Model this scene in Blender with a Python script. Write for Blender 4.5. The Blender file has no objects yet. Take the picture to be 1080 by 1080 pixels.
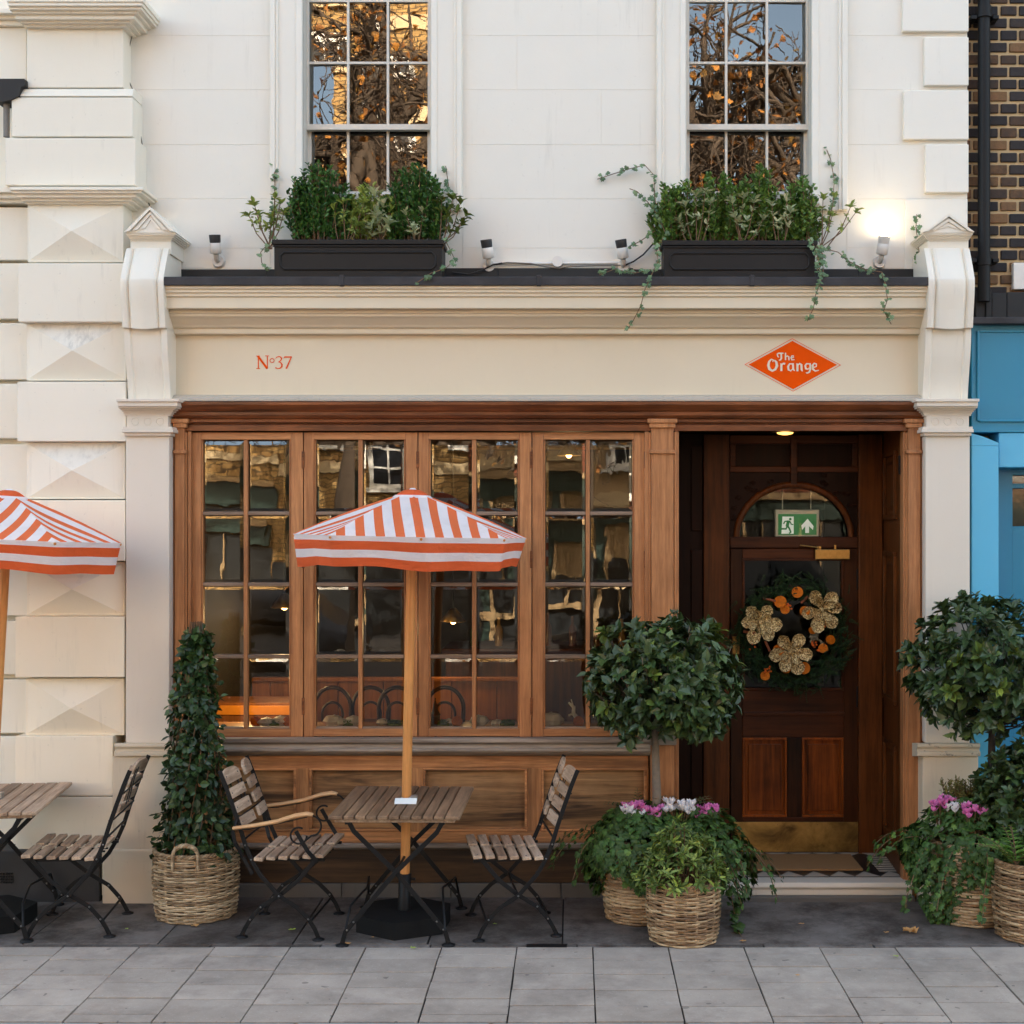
import bpy, bmesh, math, random
from mathutils import Vector, Matrix
PI = math.pi
R = math.radians
SC = bpy.context.scene
COL = SC.collection

# ------------------------------------------------------------------ measuring
F, CX, CY = 1445.0, 605.0, 555.0          # focal length / principal point of the 1080 px photograph
CAMX, CAMY, CAMZ = 0.382, -8.5, 2.29
def S(y=0.0): return F / (y - CAMY)
def X(px, y=0.0): return CAMX + (px - CX) / S(y)
def Z(py, y=0.0): return CAMZ - (py - CY) / S(y)

# ------------------------------------------------------------------ mesh builder
def wloc(o):
    v = Vector((0, 0, 0))
    while o is not None:
        v += Vector(o.location); o = o.parent
    return v

class MB:
    def __init__(s):
        s.v = []; s.f = []; s.m = []; s.sm = []
    def add(s, verts, faces, mi=0, smooth=False):
        b = len(s.v)
        s.v.extend([tuple(v) for v in verts])
        for f in faces:
            s.f.append([i + b for i in f]); s.m.append(mi); s.sm.append(smooth)
    def box(s, x0, x1, y0, y1, z0, z1, mi=0):
        if x0 > x1: x0, x1 = x1, x0
        if y0 > y1: y0, y1 = y1, y0
        if z0 > z1: z0, z1 = z1, z0
        s.add([(x0,y0,z0),(x1,y0,z0),(x1,y1,z0),(x0,y1,z0),(x0,y0,z1),(x1,y0,z1),(x1,y1,z1),(x0,y1,z1)],
              [(0,3,2,1),(4,5,6,7),(0,1,5,4),(1,2,6,5),(2,3,7,6),(3,0,4,7)], mi)
    def pbox(s, px0, px1, py0, py1, yf, yb, mi=0):
        s.box(X(px0, yf), X(px1, yf), yf, yb, Z(py1, yf), Z(py0, yf), mi)
    def obox(s, c, ax, hx, hy, hz, mi=0):      # oriented box; ax = 3x3 matrix columns
        vs = []
        for dz in (-1, 1):
            for dx, dy in ((-1,-1),(1,-1),(1,1),(-1,1)):
                vs.append(Vector(c) + ax @ Vector((dx*hx, dy*hy, dz*hz)))
        s.add(vs, [(0,3,2,1),(4,5,6,7),(0,1,5,4),(1,2,6,5),(2,3,7,6),(3,0,4,7)], mi)
    def prism(s, poly, a, b, axis, mi=0, smooth=False):
        n = len(poly)
        def P(u, w, t):
            return {'x': (t, u, w), 'y': (u, t, w), 'z': (u, w, t)}[axis]
        vs = [P(u, w, a) for u, w in poly] + [P(u, w, b) for u, w in poly]
        s.add(vs, [tuple(range(n)), tuple(range(2*n-1, n-1, -1))], mi)
        s.add(vs, [(i, (i+1) % n, n + (i+1) % n, n + i) for i in range(n)], mi, smooth)
    def pprofx(s, px0, px1, prof, mi=0, yref=None):   # prof of (y, py) measured; extruded along x
        yr = prof[0][0] if yref is None else yref
        s.prism([(y, Z(py, y)) for y, py in prof], X(px0, yr), X(px1, yr), 'x', mi)
    def tube(s, path, r, n=8, mi=0, caps=True, flat=None, up=None):
        path = [Vector(p) for p in path]
        k = len(path)
        rs = r if isinstance(r, (list, tuple)) else [r]*k
        T = []
        for i in range(k):
            d = path[min(i+1, k-1)] - path[max(i-1, 0)]
            T.append(d.normalized() if d.length > 1e-9 else Vector((0,0,1)))
        u = Vector(up) if up else (Vector((0,0,1)) if abs(T[0].z) < .9 else Vector((1,0,0)))
        vs = []
        for i in range(k):
            t = T[i]
            u = (u - t * u.dot(t))
            if u.length < 1e-6: u = t.orthogonal()
            u.normalize()
            w = t.cross(u)
            for j in range(n):
                a = 2*PI*j/n
                if flat: q = u*math.cos(a)*rs[i] + w*math.sin(a)*rs[i]*flat
                else: q = u*math.cos(a)*rs[i] + w*math.sin(a)*rs[i]
                vs.append(path[i] + q)
        fs = []
        for i in range(k-1):
            for j in range(n):
                a = i*n + j; b = i*n + (j+1) % n
                fs.append((a, b, b+n, a+n))
        s.add(vs, fs, mi, True)
        if caps:
            s.add(vs, [tuple(range(n-1, -1, -1)), tuple(range((k-1)*n, k*n))], mi)
    def ribbon(s, path, w, t, side, mi=0):      # rectangular bar: width w along 'side', thickness t
        path = [Vector(p) for p in path]; k = len(path); side = Vector(side).normalized()
        vs = []
        for i in range(k):
            d = (path[min(i+1,k-1)] - path[max(i-1,0)]).normalized()
            nrm = d.cross(side).normalized()
            for a, b in ((-1,-1),(1,-1),(1,1),(-1,1)):
                vs.append(path[i] + side*(a*w/2) + nrm*(b*t/2))
        fs = []
        for i in range(k-1):
            for j in range(4):
                fs.append((i*4+j, i*4+(j+1)%4, i*4+4+(j+1)%4, i*4+4+j))
        fs += [(3,2,1,0), tuple(range((k-1)*4, k*4))]
        s.add(vs, fs, mi)
    def lathe(s, prof, n=32, c=(0,0,0), mi=0, smooth=True):
        vs = []
        for r, z in prof:
            for j in range(n):
                a = 2*PI*j/n
                vs.append((c[0]+r*math.cos(a), c[1]+r*math.sin(a), c[2]+z))
        fs = []
        for i in range(len(prof)-1):
            for j in range(n):
                fs.append((i*n+j, i*n+(j+1)%n, (i+1)*n+(j+1)%n, (i+1)*n+j))
        s.add(vs, fs, mi, smooth)
        if prof[0][0] > 1e-4: s.add(vs[:n], [tuple(range(n-1,-1,-1))], mi)
        if prof[-1][0] > 1e-4: s.add(vs[-n:], [tuple(range(n))], mi)
    def ball(s, c, rx, ry, rz, n=10, mi=0, jit=0, rnd=None):
        vs = []; fs = []
        m = max(4, n//2)
        for i in range(m+1):
            t = PI*i/m
            for j in range(n):
                a = 2*PI*j/n
                k = 1 + (rnd.uniform(-jit, jit) if rnd else 0)
                vs.append((c[0]+rx*k*math.sin(t)*math.cos(a), c[1]+ry*k*math.sin(t)*math.sin(a), c[2]+rz*k*math.cos(t)))
        for i in range(m):
            for j in range(n):
                fs.append((i*n+j, i*n+(j+1)%n, (i+1)*n+(j+1)%n, (i+1)*n+j))
        s.add(vs, fs, mi, not jit)
    def stroke(s, pts, w, yf, mi=0, conv=None):   # flat ribbon in the facade plane, measured points
        q = [conv(p) for p in pts]
        n = len(q)
        ws = w if isinstance(w, (list, tuple)) else [w]*n
        L = []; Rr = []
        for i in range(n):
            d = Vector(q[min(i+1,n-1)]) - Vector(q[max(i-1,0)])
            d.normalize(); nn = Vector((-d.y, d.x))
            L.append(Vector(q[i]) + nn*ws[i]/2); Rr.append(Vector(q[i]) - nn*ws[i]/2)
        vs = [(p.x, yf, p.y) for p in L] + [(p.x, yf, p.y) for p in Rr]
        s.add(vs, [(i, i+1, n+i+1, n+i) for i in range(n-1)], mi)
    def build(s, name, mats, parent=None, at=None, bev=0, recalc=True, weld=False):
        off = wloc(parent) if parent is not None else Vector(at or (0, 0, 0))
        me = bpy.data.meshes.new(name)
        me.from_pydata([(v[0]-off.x, v[1]-off.y, v[2]-off.z) for v in s.v], [], s.f)
        if not isinstance(mats, (list, tuple)): mats = [mats]
        for m in mats: me.materials.append(m)
        me.polygons.foreach_set('material_index', s.m)
        me.polygons.foreach_set('use_smooth', s.sm)
        if recalc:
            bm = bmesh.new(); bm.from_mesh(me)
            bmesh.ops.remove_doubles(bm, verts=bm.verts, dist=1e-6) if weld else None
            bmesh.ops.recalc_face_normals(bm, faces=bm.faces)
            bm.to_mesh(me); bm.free()
        o = bpy.data.objects.new(name, me)
        COL.objects.link(o)
        if parent is not None: o.parent = parent
        else: o.location = off
        if bev:
            b = o.modifiers.new('bevel', 'BEVEL'); b.width = bev; b.segments = 2
            b.limit_method = 'ANGLE'; b.angle_limit = R(35)
        return o

def split_build(mb, name, mats, parent, **kw):
    par = list(range(len(mb.v)))
    def find(i):
        while par[i] != i: par[i] = par[par[i]]; i = par[i]
        return i
    key = {}
    for i, v in enumerate(mb.v):
        k = tuple(round(c, 5) for c in v)
        if k in key: par[find(i)] = find(key[k])
        else: key[k] = i
    for f in mb.f:
        for q in f[1:]: par[find(q)] = find(f[0])
    groups = {}
    for n, f in enumerate(mb.f): groups.setdefault(find(f[0]), []).append(n)
    out = []
    for g in groups.values():
        m = MB(); idx = {}
        for n in g:
            ff = []
            for q in mb.f[n]:
                if q not in idx: idx[q] = len(m.v); m.v.append(mb.v[q])
                ff.append(idx[q])
            m.f.append(ff); m.m.append(mb.m[n]); m.sm.append(mb.sm[n])
        out.append(m.build(name, mats, parent, **kw))
    return out
def tag(o, label=None, cat=None, group=None, kind=None):
    if label: o['label'] = label
    if cat: o['category'] = cat
    if group: o['group'] = group
    if kind: o['kind'] = kind
    return o
def thing(name, loc, label, cat, group=None, rz=0):
    o = bpy.data.objects.new(name, None); COL.objects.link(o)
    o.location = loc; o.rotation_euler = (0, 0, rz); o.empty_display_size = .1
    return tag(o, label, cat, group)
def copy_tree(o, parent=None):
    c = o.copy(); COL.objects.link(c)
    if parent is not None: c.parent = parent
    for ch in list(o.children): copy_tree(ch, c)
    return c

# ------------------------------------------------------------------ materials
def lin(r, g, b):
    f = lambda c: (c/255/12.92) if c/255 <= .04045 else ((c/255+.055)/1.055)**2.4
    return (f(r), f(g), f(b), 1)
def mul(c, k): return (c[0]*k, c[1]*k, c[2]*k, 1)
class NT:
    def __init__(s, name):
        m = bpy.data.materials.new(name); m.use_nodes = True
        s.mat = m; s.n = m.node_tree.nodes; s.l = m.node_tree.links
        s.b = s.n['Principled BSDF']; s.out = s.n['Material Output']
    def new(s, t, **kw):
        n = s.n.new(t)
        for k, v in kw.items():
            if k in n.inputs.keys() if isinstance(k, str) else False: n.inputs[k].default_value = v
            else: setattr(n, k, v)
        return n
    def link(s, a, b): s.l.new(a, b)
    def coord(s, scale=(1,1,1), kind='Object', loc=(0,0,0)):
        tc = s.n.new('ShaderNodeTexCoord'); mp = s.n.new('ShaderNodeMapping')
        mp.inputs['Scale'].default_value = scale; mp.inputs['Location'].default_value = loc
        s.link(tc.outputs[kind], mp.inputs['Vector']); return mp.outputs['Vector']
    def noise(s, vec, scale=5, detail=4, rough=.55, dist=0):
        n = s.n.new('ShaderNodeTexNoise')
        n.inputs['Scale'].default_value = scale; n.inputs['Detail'].default_value = detail
        n.inputs['Roughness'].default_value = rough; n.inputs['Distortion'].default_value = dist
        if vec is not None: s.link(vec, n.inputs['Vector'])
        return n.outputs['Fac']
    def ramp(s, fac, stops):
        r = s.n.new('ShaderNodeValToRGB'); e = r.color_ramp.elements
        while len(e) < len(stops): e.new(.5)
        for el, (p, c) in zip(e, stops):
            el.position = p; el.color = c if len(c) == 4 else (*c, 1)
        s.link(fac, r.inputs['Fac']); return r.outputs['Color']
    def mix(s, fac, a, b, mode='MIX'):
        m = s.n.new('ShaderNodeMix'); m.data_type = 'RGBA'; m.blend_type = mode
        for sock, val in ((0, fac), (6, a), (7, b)):
            if hasattr(val, 'is_linked') or isinstance(val, bpy.types.NodeSocket): s.link(val, m.inputs[sock])
            else: m.inputs[sock].default_value = val
        return m.outputs[2]
    def math(s, op, a, b=0.0, clamp=False):
        m = s.n.new('ShaderNodeMath'); m.operation = op; m.use_clamp = clamp
        for i, val in enumerate((a, b)):
            if isinstance(val, bpy.types.NodeSocket): s.link(val, m.inputs[i])
            else: m.inputs[i].default_value = val
        return m.outputs[0]
    def bump(s, h, strength=.3, dist=.01, prev=None):
        b = s.n.new('ShaderNodeBump'); b.inputs['Strength'].default_value = strength; b.inputs['Distance'].default_value = dist
        s.link(h, b.inputs['Height'])
        if prev is not None: s.link(prev, b.inputs['Normal'])
        return b.outputs['Normal']
    def island(s):
        return s.n.new('ShaderNodeNewGeometry').outputs['Random Per Island']
    def set(s, col=None, rough=None, metal=None, normal=None, spec=None):
        for k, v in (('Base Color', col), ('Roughness', rough), ('Metallic', metal), ('Normal', normal), ('Specular IOR Level', spec)):
            if v is None: continue
            if isinstance(v, bpy.types.NodeSocket): s.link(v, s.b.inputs[k])
            else: s.b.inputs[k].default_value = v
        return s.mat
WHITE = (1,1,1,1); BLACK = (0,0,0,1)
def plain(name, col, rough=.5, metal=0, var=.15, scale=20, bump=.1, spec=.5):
    t = NT(name); v = t.coord()
    n = t.noise(v, scale, 5)
    c = t.mix(n, mul(col, 1-var), mul(col, 1+var))
    return t.set(c, rough, metal, t.bump(n, bump, .003), spec)
def stucco(name, col, grime=.3, rough=.6, gcol=(.16,.13,.10,1), bump=.12, blotch=None):
    t = NT(name); v = t.coord()
    big = t.noise(v, 1.1, 5, .6); fine = t.noise(v, 90, 3)
    c = t.mix(big, mul(col, .93), mul(col, 1.04))
    st = t.noise(t.coord((7, 7, .55)), 3.0, 5, .65)
    sm = t.ramp(st, [(.56, BLACK), (.78, WHITE)])
    pat = t.ramp(t.noise(v, 2.3, 4, .6), [(.45, BLACK), (.7, WHITE)])
    g = t.math('MULTIPLY', sm, pat); g = t.math('MULTIPLY', g, grime)
    c = t.mix(g, c, gcol)
    sp = t.ramp(t.noise(v, 38, 2), [(.70, BLACK), (.76, WHITE)])
    c = t.mix(t.math('MULTIPLY', sp, grime*.35), c, gcol)
    if blotch:
        pm = t.ramp(t.noise(v, 9, 6, .7), [(.60, BLACK), (.64, WHITE)])
        c = t.mix(t.math('MULTIPLY', pm, .8), c, blotch)
    wav = t.noise(v, 6, 3)
    return t.set(c, rough, 0, t.bump(fine, bump, .002, t.bump(wav, .15, .006)))
def wood(name, dark, light, axis='Z', rough=.42, fine=1.0, wear=None, wearamt=0.0, bump=.12, spec=.5):
    t = NT(name)
    sc = {'X': (1.2, 22, 22), 'Z': (22, 22, 1.2), 'Y': (22, 1.2, 22)}[axis]
    sc = tuple(k*fine for k in sc)
    v = t.coord(sc)
    g = t.noise(v, 2.2, 6, .62, .6)
    g2 = t.noise(t.coord(tuple(k*5 for k in sc)), 2, 3)
    big = t.noise(t.coord(), 2.4, 4, .6)
    isl = t.island()
    f = t.math('ADD', t.math('MULTIPLY', g, .7), t.math('MULTIPLY', big, .45))
    f = t.math('ADD', f, t.math('MULTIPLY', t.math('SUBTRACT', isl, .5), .22))
    c = t.ramp(f, [(.32, dark), (.78, light)])
    c = t.mix(t.math('MULTIPLY', t.ramp(g2, [(.5, BLACK), (.75, WHITE)]), .35), c, mul(dark, .5))
    if wear:
        w = t.noise(t.coord(tuple(k*.55 for k in sc)), 1.1, 6, .65, .8)
        w = t.math('MULTIPLY', t.ramp(w, [(.47, BLACK), (.62, WHITE)]), wearamt)
        c = t.mix(w, c, wear)
    r = t.math('ADD', rough-.12, t.math('MULTIPLY', big, .25))
    return t.set(c, r, 0, t.bump(g, bump, .004, t.bump(g2, bump*.6, .002)), spec*.7)
def leafmat(name, stops, rough=.38, trans=.12, spec=.5):
    t = NT(name)
    c = t.ramp(t.island(), stops)
    n = t.noise(t.coord(), 60, 3)
    c = t.mix(n, c, t.mix(.5, c, mul(stops[-1][1], 1.1)))
    t.set(c, rough, 0, t.bump(n, .15, .003), spec)
    tr = t.n.new('ShaderNodeBsdfTranslucent'); t.link(c, tr.inputs['Color'])
    mx = t.n.new('ShaderNodeMixShader'); mx.inputs[0].default_value = trans
    t.link(t.b.outputs[0], mx.inputs[1]); t.link(tr.outputs[0], mx.inputs[2]); t.link(mx.outputs[0], t.out.inputs[0])
    return t.mat
def glass(name, ior=2.0, wob=.25, scale=5.0, tint=(.86,.90,.86,1), dist=.004):
    t = NT(name); v = t.coord((1, 1, .8))
    h = t.noise(v, scale, 3, .5, .6)
    nrm = t.bump(h, wob, dist)
    tr = t.n.new('ShaderNodeBsdfTransparent'); tr.inputs[0].default_value = tint
    gl = t.n.new('ShaderNodeBsdfGlossy'); gl.inputs['Roughness'].default_value = 0.0
    gl.inputs['Color'].default_value = (1, .98, .94, 1); t.link(nrm, gl.inputs['Normal'])
    fr = t.n.new('ShaderNodeFresnel'); fr.inputs['IOR'].default_value = ior
    mx = t.n.new('ShaderNodeMixShader')
    t.link(fr.outputs[0], mx.inputs[0]); t.link(tr.outputs[0], mx.inputs[1]); t.link(gl.outputs[0], mx.inputs[2])
    t.link(mx.outputs[0], t.out.inputs[0])
    return t.mat
def emit(name, col, strength):
    t = NT(name); t.b.inputs['Emission Color'].default_value = col; t.b.inputs['Emission Strength'].default_value = strength
    return t.set(col, .4)

M = {}
M['white'] = stucco('white_stucco', lin(234,228,216), .20, .62)
M['white_old'] = stucco('old_white_stucco', lin(236,228,212), .42, .68, (.20,.18,.15,1), .2)
M['white_low'] = stucco('yellowed_white_stucco', lin(242,229,206), .4, .7, (.20,.17,.13,1), .25)
t = NT('rain_stained_stucco'); v = t.coord(); n = t.noise(t.coord((9, 9, 1.1)), 2.6, 6, .7); n2 = t.noise(v, 5, 5, .65)
c = t.mix(t.noise(v, 1.5, 4), lin(222,214,200), lin(236,230,218))
f = t.math('MULTIPLY', t.ramp(n, [(.42, BLACK), (.66, WHITE)]), t.ramp(n2, [(.40, BLACK), (.60, WHITE)]))
c = t.mix(t.math('MULTIPLY', f, .5), c, lin(128,122,114))
M['stain'] = t.set(c, .75, 0, t.bump(t.noise(v, 90, 3), .2, .002))
M['pil'] = stucco('pilaster_paint', lin(222,211,196), .16, .55)
M['pil_worn'] = stucco('worn_pilaster_paint', lin(212,196,172), .45, .6, (.15,.12,.09,1), .2)
M['pil_flake'] = stucco('flaking_paint', lin(205,190,166), .5, .6, (.15,.12,.09,1), .2, blotch=(.12,.11,.10,1))
M['console'] = stucco('console_paint', lin(234,226,211), .22, .5)
M['fascia'] = stucco('fascia_paint', lin(222,208,183), .10, .42, (.25,.2,.13,1), .03)
M['grey_edge'] = stucco('weathered_fillet', lin(190,180,165), .8, .6, (.08,.07,.06,1))
M['lead'] = plain('lead_sheet', lin(58,56,58), .6, 0, .75, 7, .3, .25)
M['lead_dark'] = stucco('dark_lead', lin(34,32,31), .5, .7, (.01,.01,.01,1))
M['wood_v'] = wood('varnished_timber_upright', lin(138,87,53), lin(206,143,93), 'Z', .42, wear=lin(124,76,44), wearamt=.4)
M['wood_h'] = wood('varnished_timber_level', lin(134,85,52), lin(202,140,91), 'X', .42, wear=lin(120,74,43), wearamt=.4)
M['wood_corn'] = wood('cornice_timber', lin(80,42,22), lin(168,98,54), 'X', .4, wear=lin(46,26,15), wearamt=.5)
M['riser'] = wood('weathered_riser_timber', lin(134,82,47), lin(222,156,100), 'X', .5, .8, wear=lin(92,60,37), wearamt=.65)
M['riser_panel'] = wood('weathered_panel_timber', lin(104,70,42), lin(206,156,104), 'X', .55, .55, wear=lin(58,39,24), wearamt=.95)
M['riser_v'] = wood('riser_stile_timber', lin(130,81,46), lin(216,152,97), 'Z', .5, wear=lin(78,54,36), wearamt=.4)
M['riser_low'] = wood('dirty_base_timber', lin(40,28,19), lin(98,70,44), 'X', .6, .6, wear=lin(28,22,17), wearamt=.8)
M['sill'] = wood('grey_weathered_sill', lin(92,80,70), lin(172,156,140), 'X', .6, .8, wear=lin(70,50,38), wearamt=.6)
M['muntin'] = wood('grey_glazing_bar', lin(96,74,58), lin(168,142,120), 'X', .4)
M['door_v'] = wood('mahogany_upright', lin(32,16,7), lin(112,62,28), 'Z', .4, .55, bump=.05, spec=.2)
M['door_h'] = wood('mahogany_level', lin(30,14,7), lin(92,48,24), 'X', .4, .55, bump=.05, spec=.2)
M['door_p'] = wood('mahogany_panel', lin(64,30,9), lin(164,84,28), 'Z', .4, .45, bump=.05, spec=.2)
M['door_f'] = wood('door_frame_mahogany', lin(26,13,6), lin(72,38,17), 'Z', .42, .6, bump=.05, spec=.18)
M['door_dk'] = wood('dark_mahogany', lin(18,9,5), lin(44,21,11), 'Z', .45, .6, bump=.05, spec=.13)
M['slat'] = wood('teak_slat_across', lin(124,96,74), lin(214,186,158), 'Y', .55, .9, wear=lin(92,66,48), wearamt=.5)
M['slat_back'] = wood('teak_slat_back', lin(126,100,78), lin(214,188,162), 'Y', .55, .9, wear=lin(88,62,44), wearamt=.4)
M['slat_top'] = wood('teak_slat_table', lin(84,62,44), lin(166,134,104), 'Y', .5, .9, wear=lin(74,54,40), wearamt=.5)
M['arm'] = wood('bright_teak_arm', lin(166,116,74), lin(224,180,130), 'X', .5, .8)
M['pole'] = wood('pine_pole', lin(184,116,58), lin(226,160,92), 'Z', .4, .6)
M['steel'] = plain('black_steel', (.009,.009,.0095,1), .5, 0, .3, 40, .12, .22)
M['black_plastic'] = plain('black_planter', lin(30,28,27), .5, 0, .25, 8, .1, .25)
M['cast'] = plain('cast_base', (.010,.010,.010,1), .8, 0, .3, 14, .4, .15)
M['stud'] = plain('steel_stud', (.2,.19,.18,1), .4, 1)
M['brass'] = None
t = NT('aged_brass'); v = t.coord((1, 1, 1)); n = t.noise(v, 5, 5, .6, .5)
M['brass'] = t.set(t.ramp(n, [(.35, lin(92,70,38)), (.7, lin(200,162,92))]), t.ramp(n, [(.3, (.55,)*3+(1,)), (.7, (.3,)*3+(1,))]), .85, t.bump(t.noise(t.coord((1,1,1)), 40, 3), .1, .002))
M['brass_bright'] = plain('polished_brass', lin(140,112,66), .28, 1, .35, 40)
M['glass'] = glass('bevelled_pane_glass', 2.0, .12, 1.7, dist=.010)
M['glass_up'] = glass('sash_pane_glass', 2.2, .08, 2.4, dist=.006)
M['glass_door'] = glass('door_pane_glass', 1.5, .08, 2.4, dist=.006)
M['sash'] = plain('sash_paint', lin(214,205,192), .45, 0, .05, 10, .05)
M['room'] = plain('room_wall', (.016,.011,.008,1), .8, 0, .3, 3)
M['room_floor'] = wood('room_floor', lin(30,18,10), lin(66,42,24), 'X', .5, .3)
M['orange'] = plain('orange_paint', lin(234,82,0), .75, 0, .04, 30, .02, .1)
M['cream_ink'] = plain('cream_letter', lin(230,214,188), .5, 0, .04, 30, .02)
M['green_sign'] = plain('green_sign_face', lin(18,112,60), .35, 0, .06, 20, .01)
M['white_sign'] = plain('white_sign_mark', lin(228,232,228), .4, 0, .03, 20, .01)
M['alu'] = plain('aluminium', lin(170,166,158), .4, .7, .1)
M['white_pl'] = plain('white_plastic', lin(222,216,208), .45, 0, .06, 30, .03)
M['dark_pl'] = plain('dark_plastic', lin(52,52,54), .5, 0, .2, 30, .05)
M['cable'] = plain('cable_sheath', lin(120,112,102), .6)
M['cable_dk'] = plain('black_cable', lin(24,24,24), .5)
M['step'] = stucco('worn_step_stone', lin(212,200,182), .8, .75, (.06,.05,.045,1), .35)
M['step_low'] = stucco('dirty_kerbstone', lin(96,90,84), .8, .8, (.03,.03,.028,1), .4)
M['tile_b'] = plain('black_tile', lin(34,32,31), .4, 0, .3, 30)
M['tile_w'] = plain('pale_tile', lin(170,160,146), .5, 0, .2, 30)
M['soil'] = plain('dark_soil', (.02,.013,.009,1), .95, 0, .6, 60, .8)
M['trunk'] = plain('grey_bark', lin(122,108,92), .8, 0, .35, 40, .5)
M['bark_dk'] = plain('dark_bark', lin(44,35,28), .85, 0, .4, 40, .5)
M['twig'] = plain('brown_twig', lin(110,82,56), .8, 0, .3, 50)
G1 = lambda *a: lin(*a)
M['bay'] = leafmat('bay_leaf', [(0, G1(12,26,18)), (.45, G1(27,48,33)), (.85, G1(46,72,48)), (1, G1(96,116,52))], .36, .06)
M['ivy'] = leafmat('ivy_leaf', [(0, G1(9,24,11)), (.5, G1(24,50,22)), (.85, G1(46,80,34)), (1, G1(98,126,56))], .5, .08, .3)
M['ivy_dk'] = leafmat('dark_climber_leaf', [(0, G1(10,26,16)), (.6, G1(27,52,31)), (1, G1(70,96,46))], .36, .08)
M['ivy_lt'] = leafmat('small_ivy_leaf', [(0, G1(46,74,44)), (.6, G1(80,112,70)), (1, G1(128,150,104))], .45, .15)
M['box'] = leafmat('box_leaf', [(0, G1(34,68,28)), (.6, G1(66,108,48)), (1, G1(124,152,66))], .42, .15)
M['box_dk'] = leafmat('dark_box_leaf', [(0, G1(22,54,24)), (.6, G1(46,88,40)), (1, G1(86,126,54))], .42, .12)
M['lime'] = leafmat('lime_leaf', [(0, G1(74,104,44)), (.6, G1(122,146,66)), (1, G1(178,186,92))], .5, .2)
M['pale'] = leafmat('variegated_leaf', [(0, G1(104,126,82)), (.5, G1(150,166,112)), (1, G1(212,206,172))], .5, .2)
M['fern'] = leafmat('fern_leaf', [(0, G1(60,100,36)), (1, G1(118,156,62))], .5, .2)
M['mixed'] = leafmat('choisya_leaf', [(0, G1(12,32,16)), (.55, G1(32,62,30)), (.85, G1(66,98,42)), (1, G1(146,160,66))], .45, .1, .35)
M['fir'] = leafmat('fir_needle', [(0, G1(6,18,8)), (.7, G1(20,40,17)), (1, G1(54,78,34))], .6, .05, .3)
M['pink'] = leafmat('pink_petal', [(0, G1(206,84,164)), (1, G1(240,150,206))], .5, .2)
M['white_pet'] = leafmat('white_petal', [(0, G1(226,218,220)), (1, G1(250,246,244))], .5, .2)
M['dead'] = leafmat('dead_leaf', [(0, G1(140,84,40)), (.6, G1(186,132,74)), (1, G1(214,176,116))], .7, .1)
M['green_scrap'] = leafmat('fresh_fallen_leaf', [(0, G1(120,150,50)), (1, G1(170,190,80))], .6, .1)
M['dried'] = plain('dried_orange', lin(196,104,14), .6, 0, .5, 70, .3, .15)
M['cinn'] = plain('cinnamon_bark', lin(128,66,32), .7, 0, .3, 50, .3)
t = NT('gold_glitter'); n = t.noise(t.coord(), 95, 2, .7)
M['gold'] = t.set(t.ramp(n, [(.36, lin(60,40,14)), (.5, lin(196,158,92)), (.62, lin(255,236,180))]), .35, .25, t.bump(n, 1.0, .012))
M['berry'] = plain('orange_berry', lin(216,96,20), .4, 0, .2, 20, .1, .3)
t = NT('wicker_cane'); isl = t.island(); n = t.noise(t.coord((1,1,1)), 45, 4)
f = t.math('ADD', t.math('MULTIPLY', isl, .55), t.math('MULTIPLY', n, .55))
M['wick'] = t.set(t.ramp(f, [(.15, lin(86,66,46)), (.5, lin(150,124,92)), (.9, lin(206,184,150))]), .6, 0, t.bump(n, .3, .003))
t = NT('brown_wicker_cane'); isl = t.island(); n = t.noise(t.coord((1,1,1)), 45, 4)
f = t.math('ADD', t.math('MULTIPLY', isl, .55), t.math('MULTIPLY', n, .55))
M['wick_br'] = t.set(t.ramp(f, [(.15, lin(84,60,40)), (.5, lin(146,114,80)), (.9, lin(206,178,138))]), .55, 0, t.bump(n, .3, .003))
# striped canvas: stripes woven into the cloth, run across each quarter of the canopy
def canopy_mat(name, pitch, phase=0.0):
    t = NT(name); tc = t.n.new('ShaderNodeTexCoord'); sp = t.n.new('ShaderNodeSeparateXYZ')
    t.link(tc.outputs['Object'], sp.inputs[0])
    ax = t.math('ABSOLUTE', sp.outputs[0]); ay = t.math('ABSOLUTE', sp.outputs[1])
    front = t.math('GREATER_THAN', ay, ax)
    m = t.n.new('ShaderNodeMix'); m.data_type = 'FLOAT'
    t.link(front, m.inputs[0]); t.link(sp.outputs[1], m.inputs[2]); t.link(sp.outputs[0], m.inputs[3])
    u = t.math('FRACT', t.math('ADD', t.math('DIVIDE', m.outputs[0], pitch), 100.25+phase))
    st = t.math('LESS_THAN', u, .47)
    n = t.noise(t.coord(), 9, 5, .6); w = t.noise(t.coord(), 400, 2)
    c = t.mix(st, lin(248,245,246), lin(244,122,68))
    c = t.mix(t.math('MULTIPLY', t.ramp(n, [(.5, BLACK), (.8, WHITE)]), .12), c, lin(150,130,110))
    cr = t.noise(t.coord((1,1,2.5)), 7, 4, .6, .8)
    t.set(c, .8, 0, t.bump(cr, .4, .035, t.bump(w, .2, .002)))
    tr = t.n.new('ShaderNodeBsdfTranslucent'); t.link(c, tr.inputs['Color'])
    mx = t.n.new('ShaderNodeMixShader'); mx.inputs[0].default_value = .38
    t.link(t.b.outputs[0], mx.inputs[1]); t.link(tr.outputs[0], mx.inputs[2]); t.link(mx.outputs[0], t.out.inputs[0])
    return t.mat
M['canopy'] = canopy_mat('striped_canvas', .103)
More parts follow.
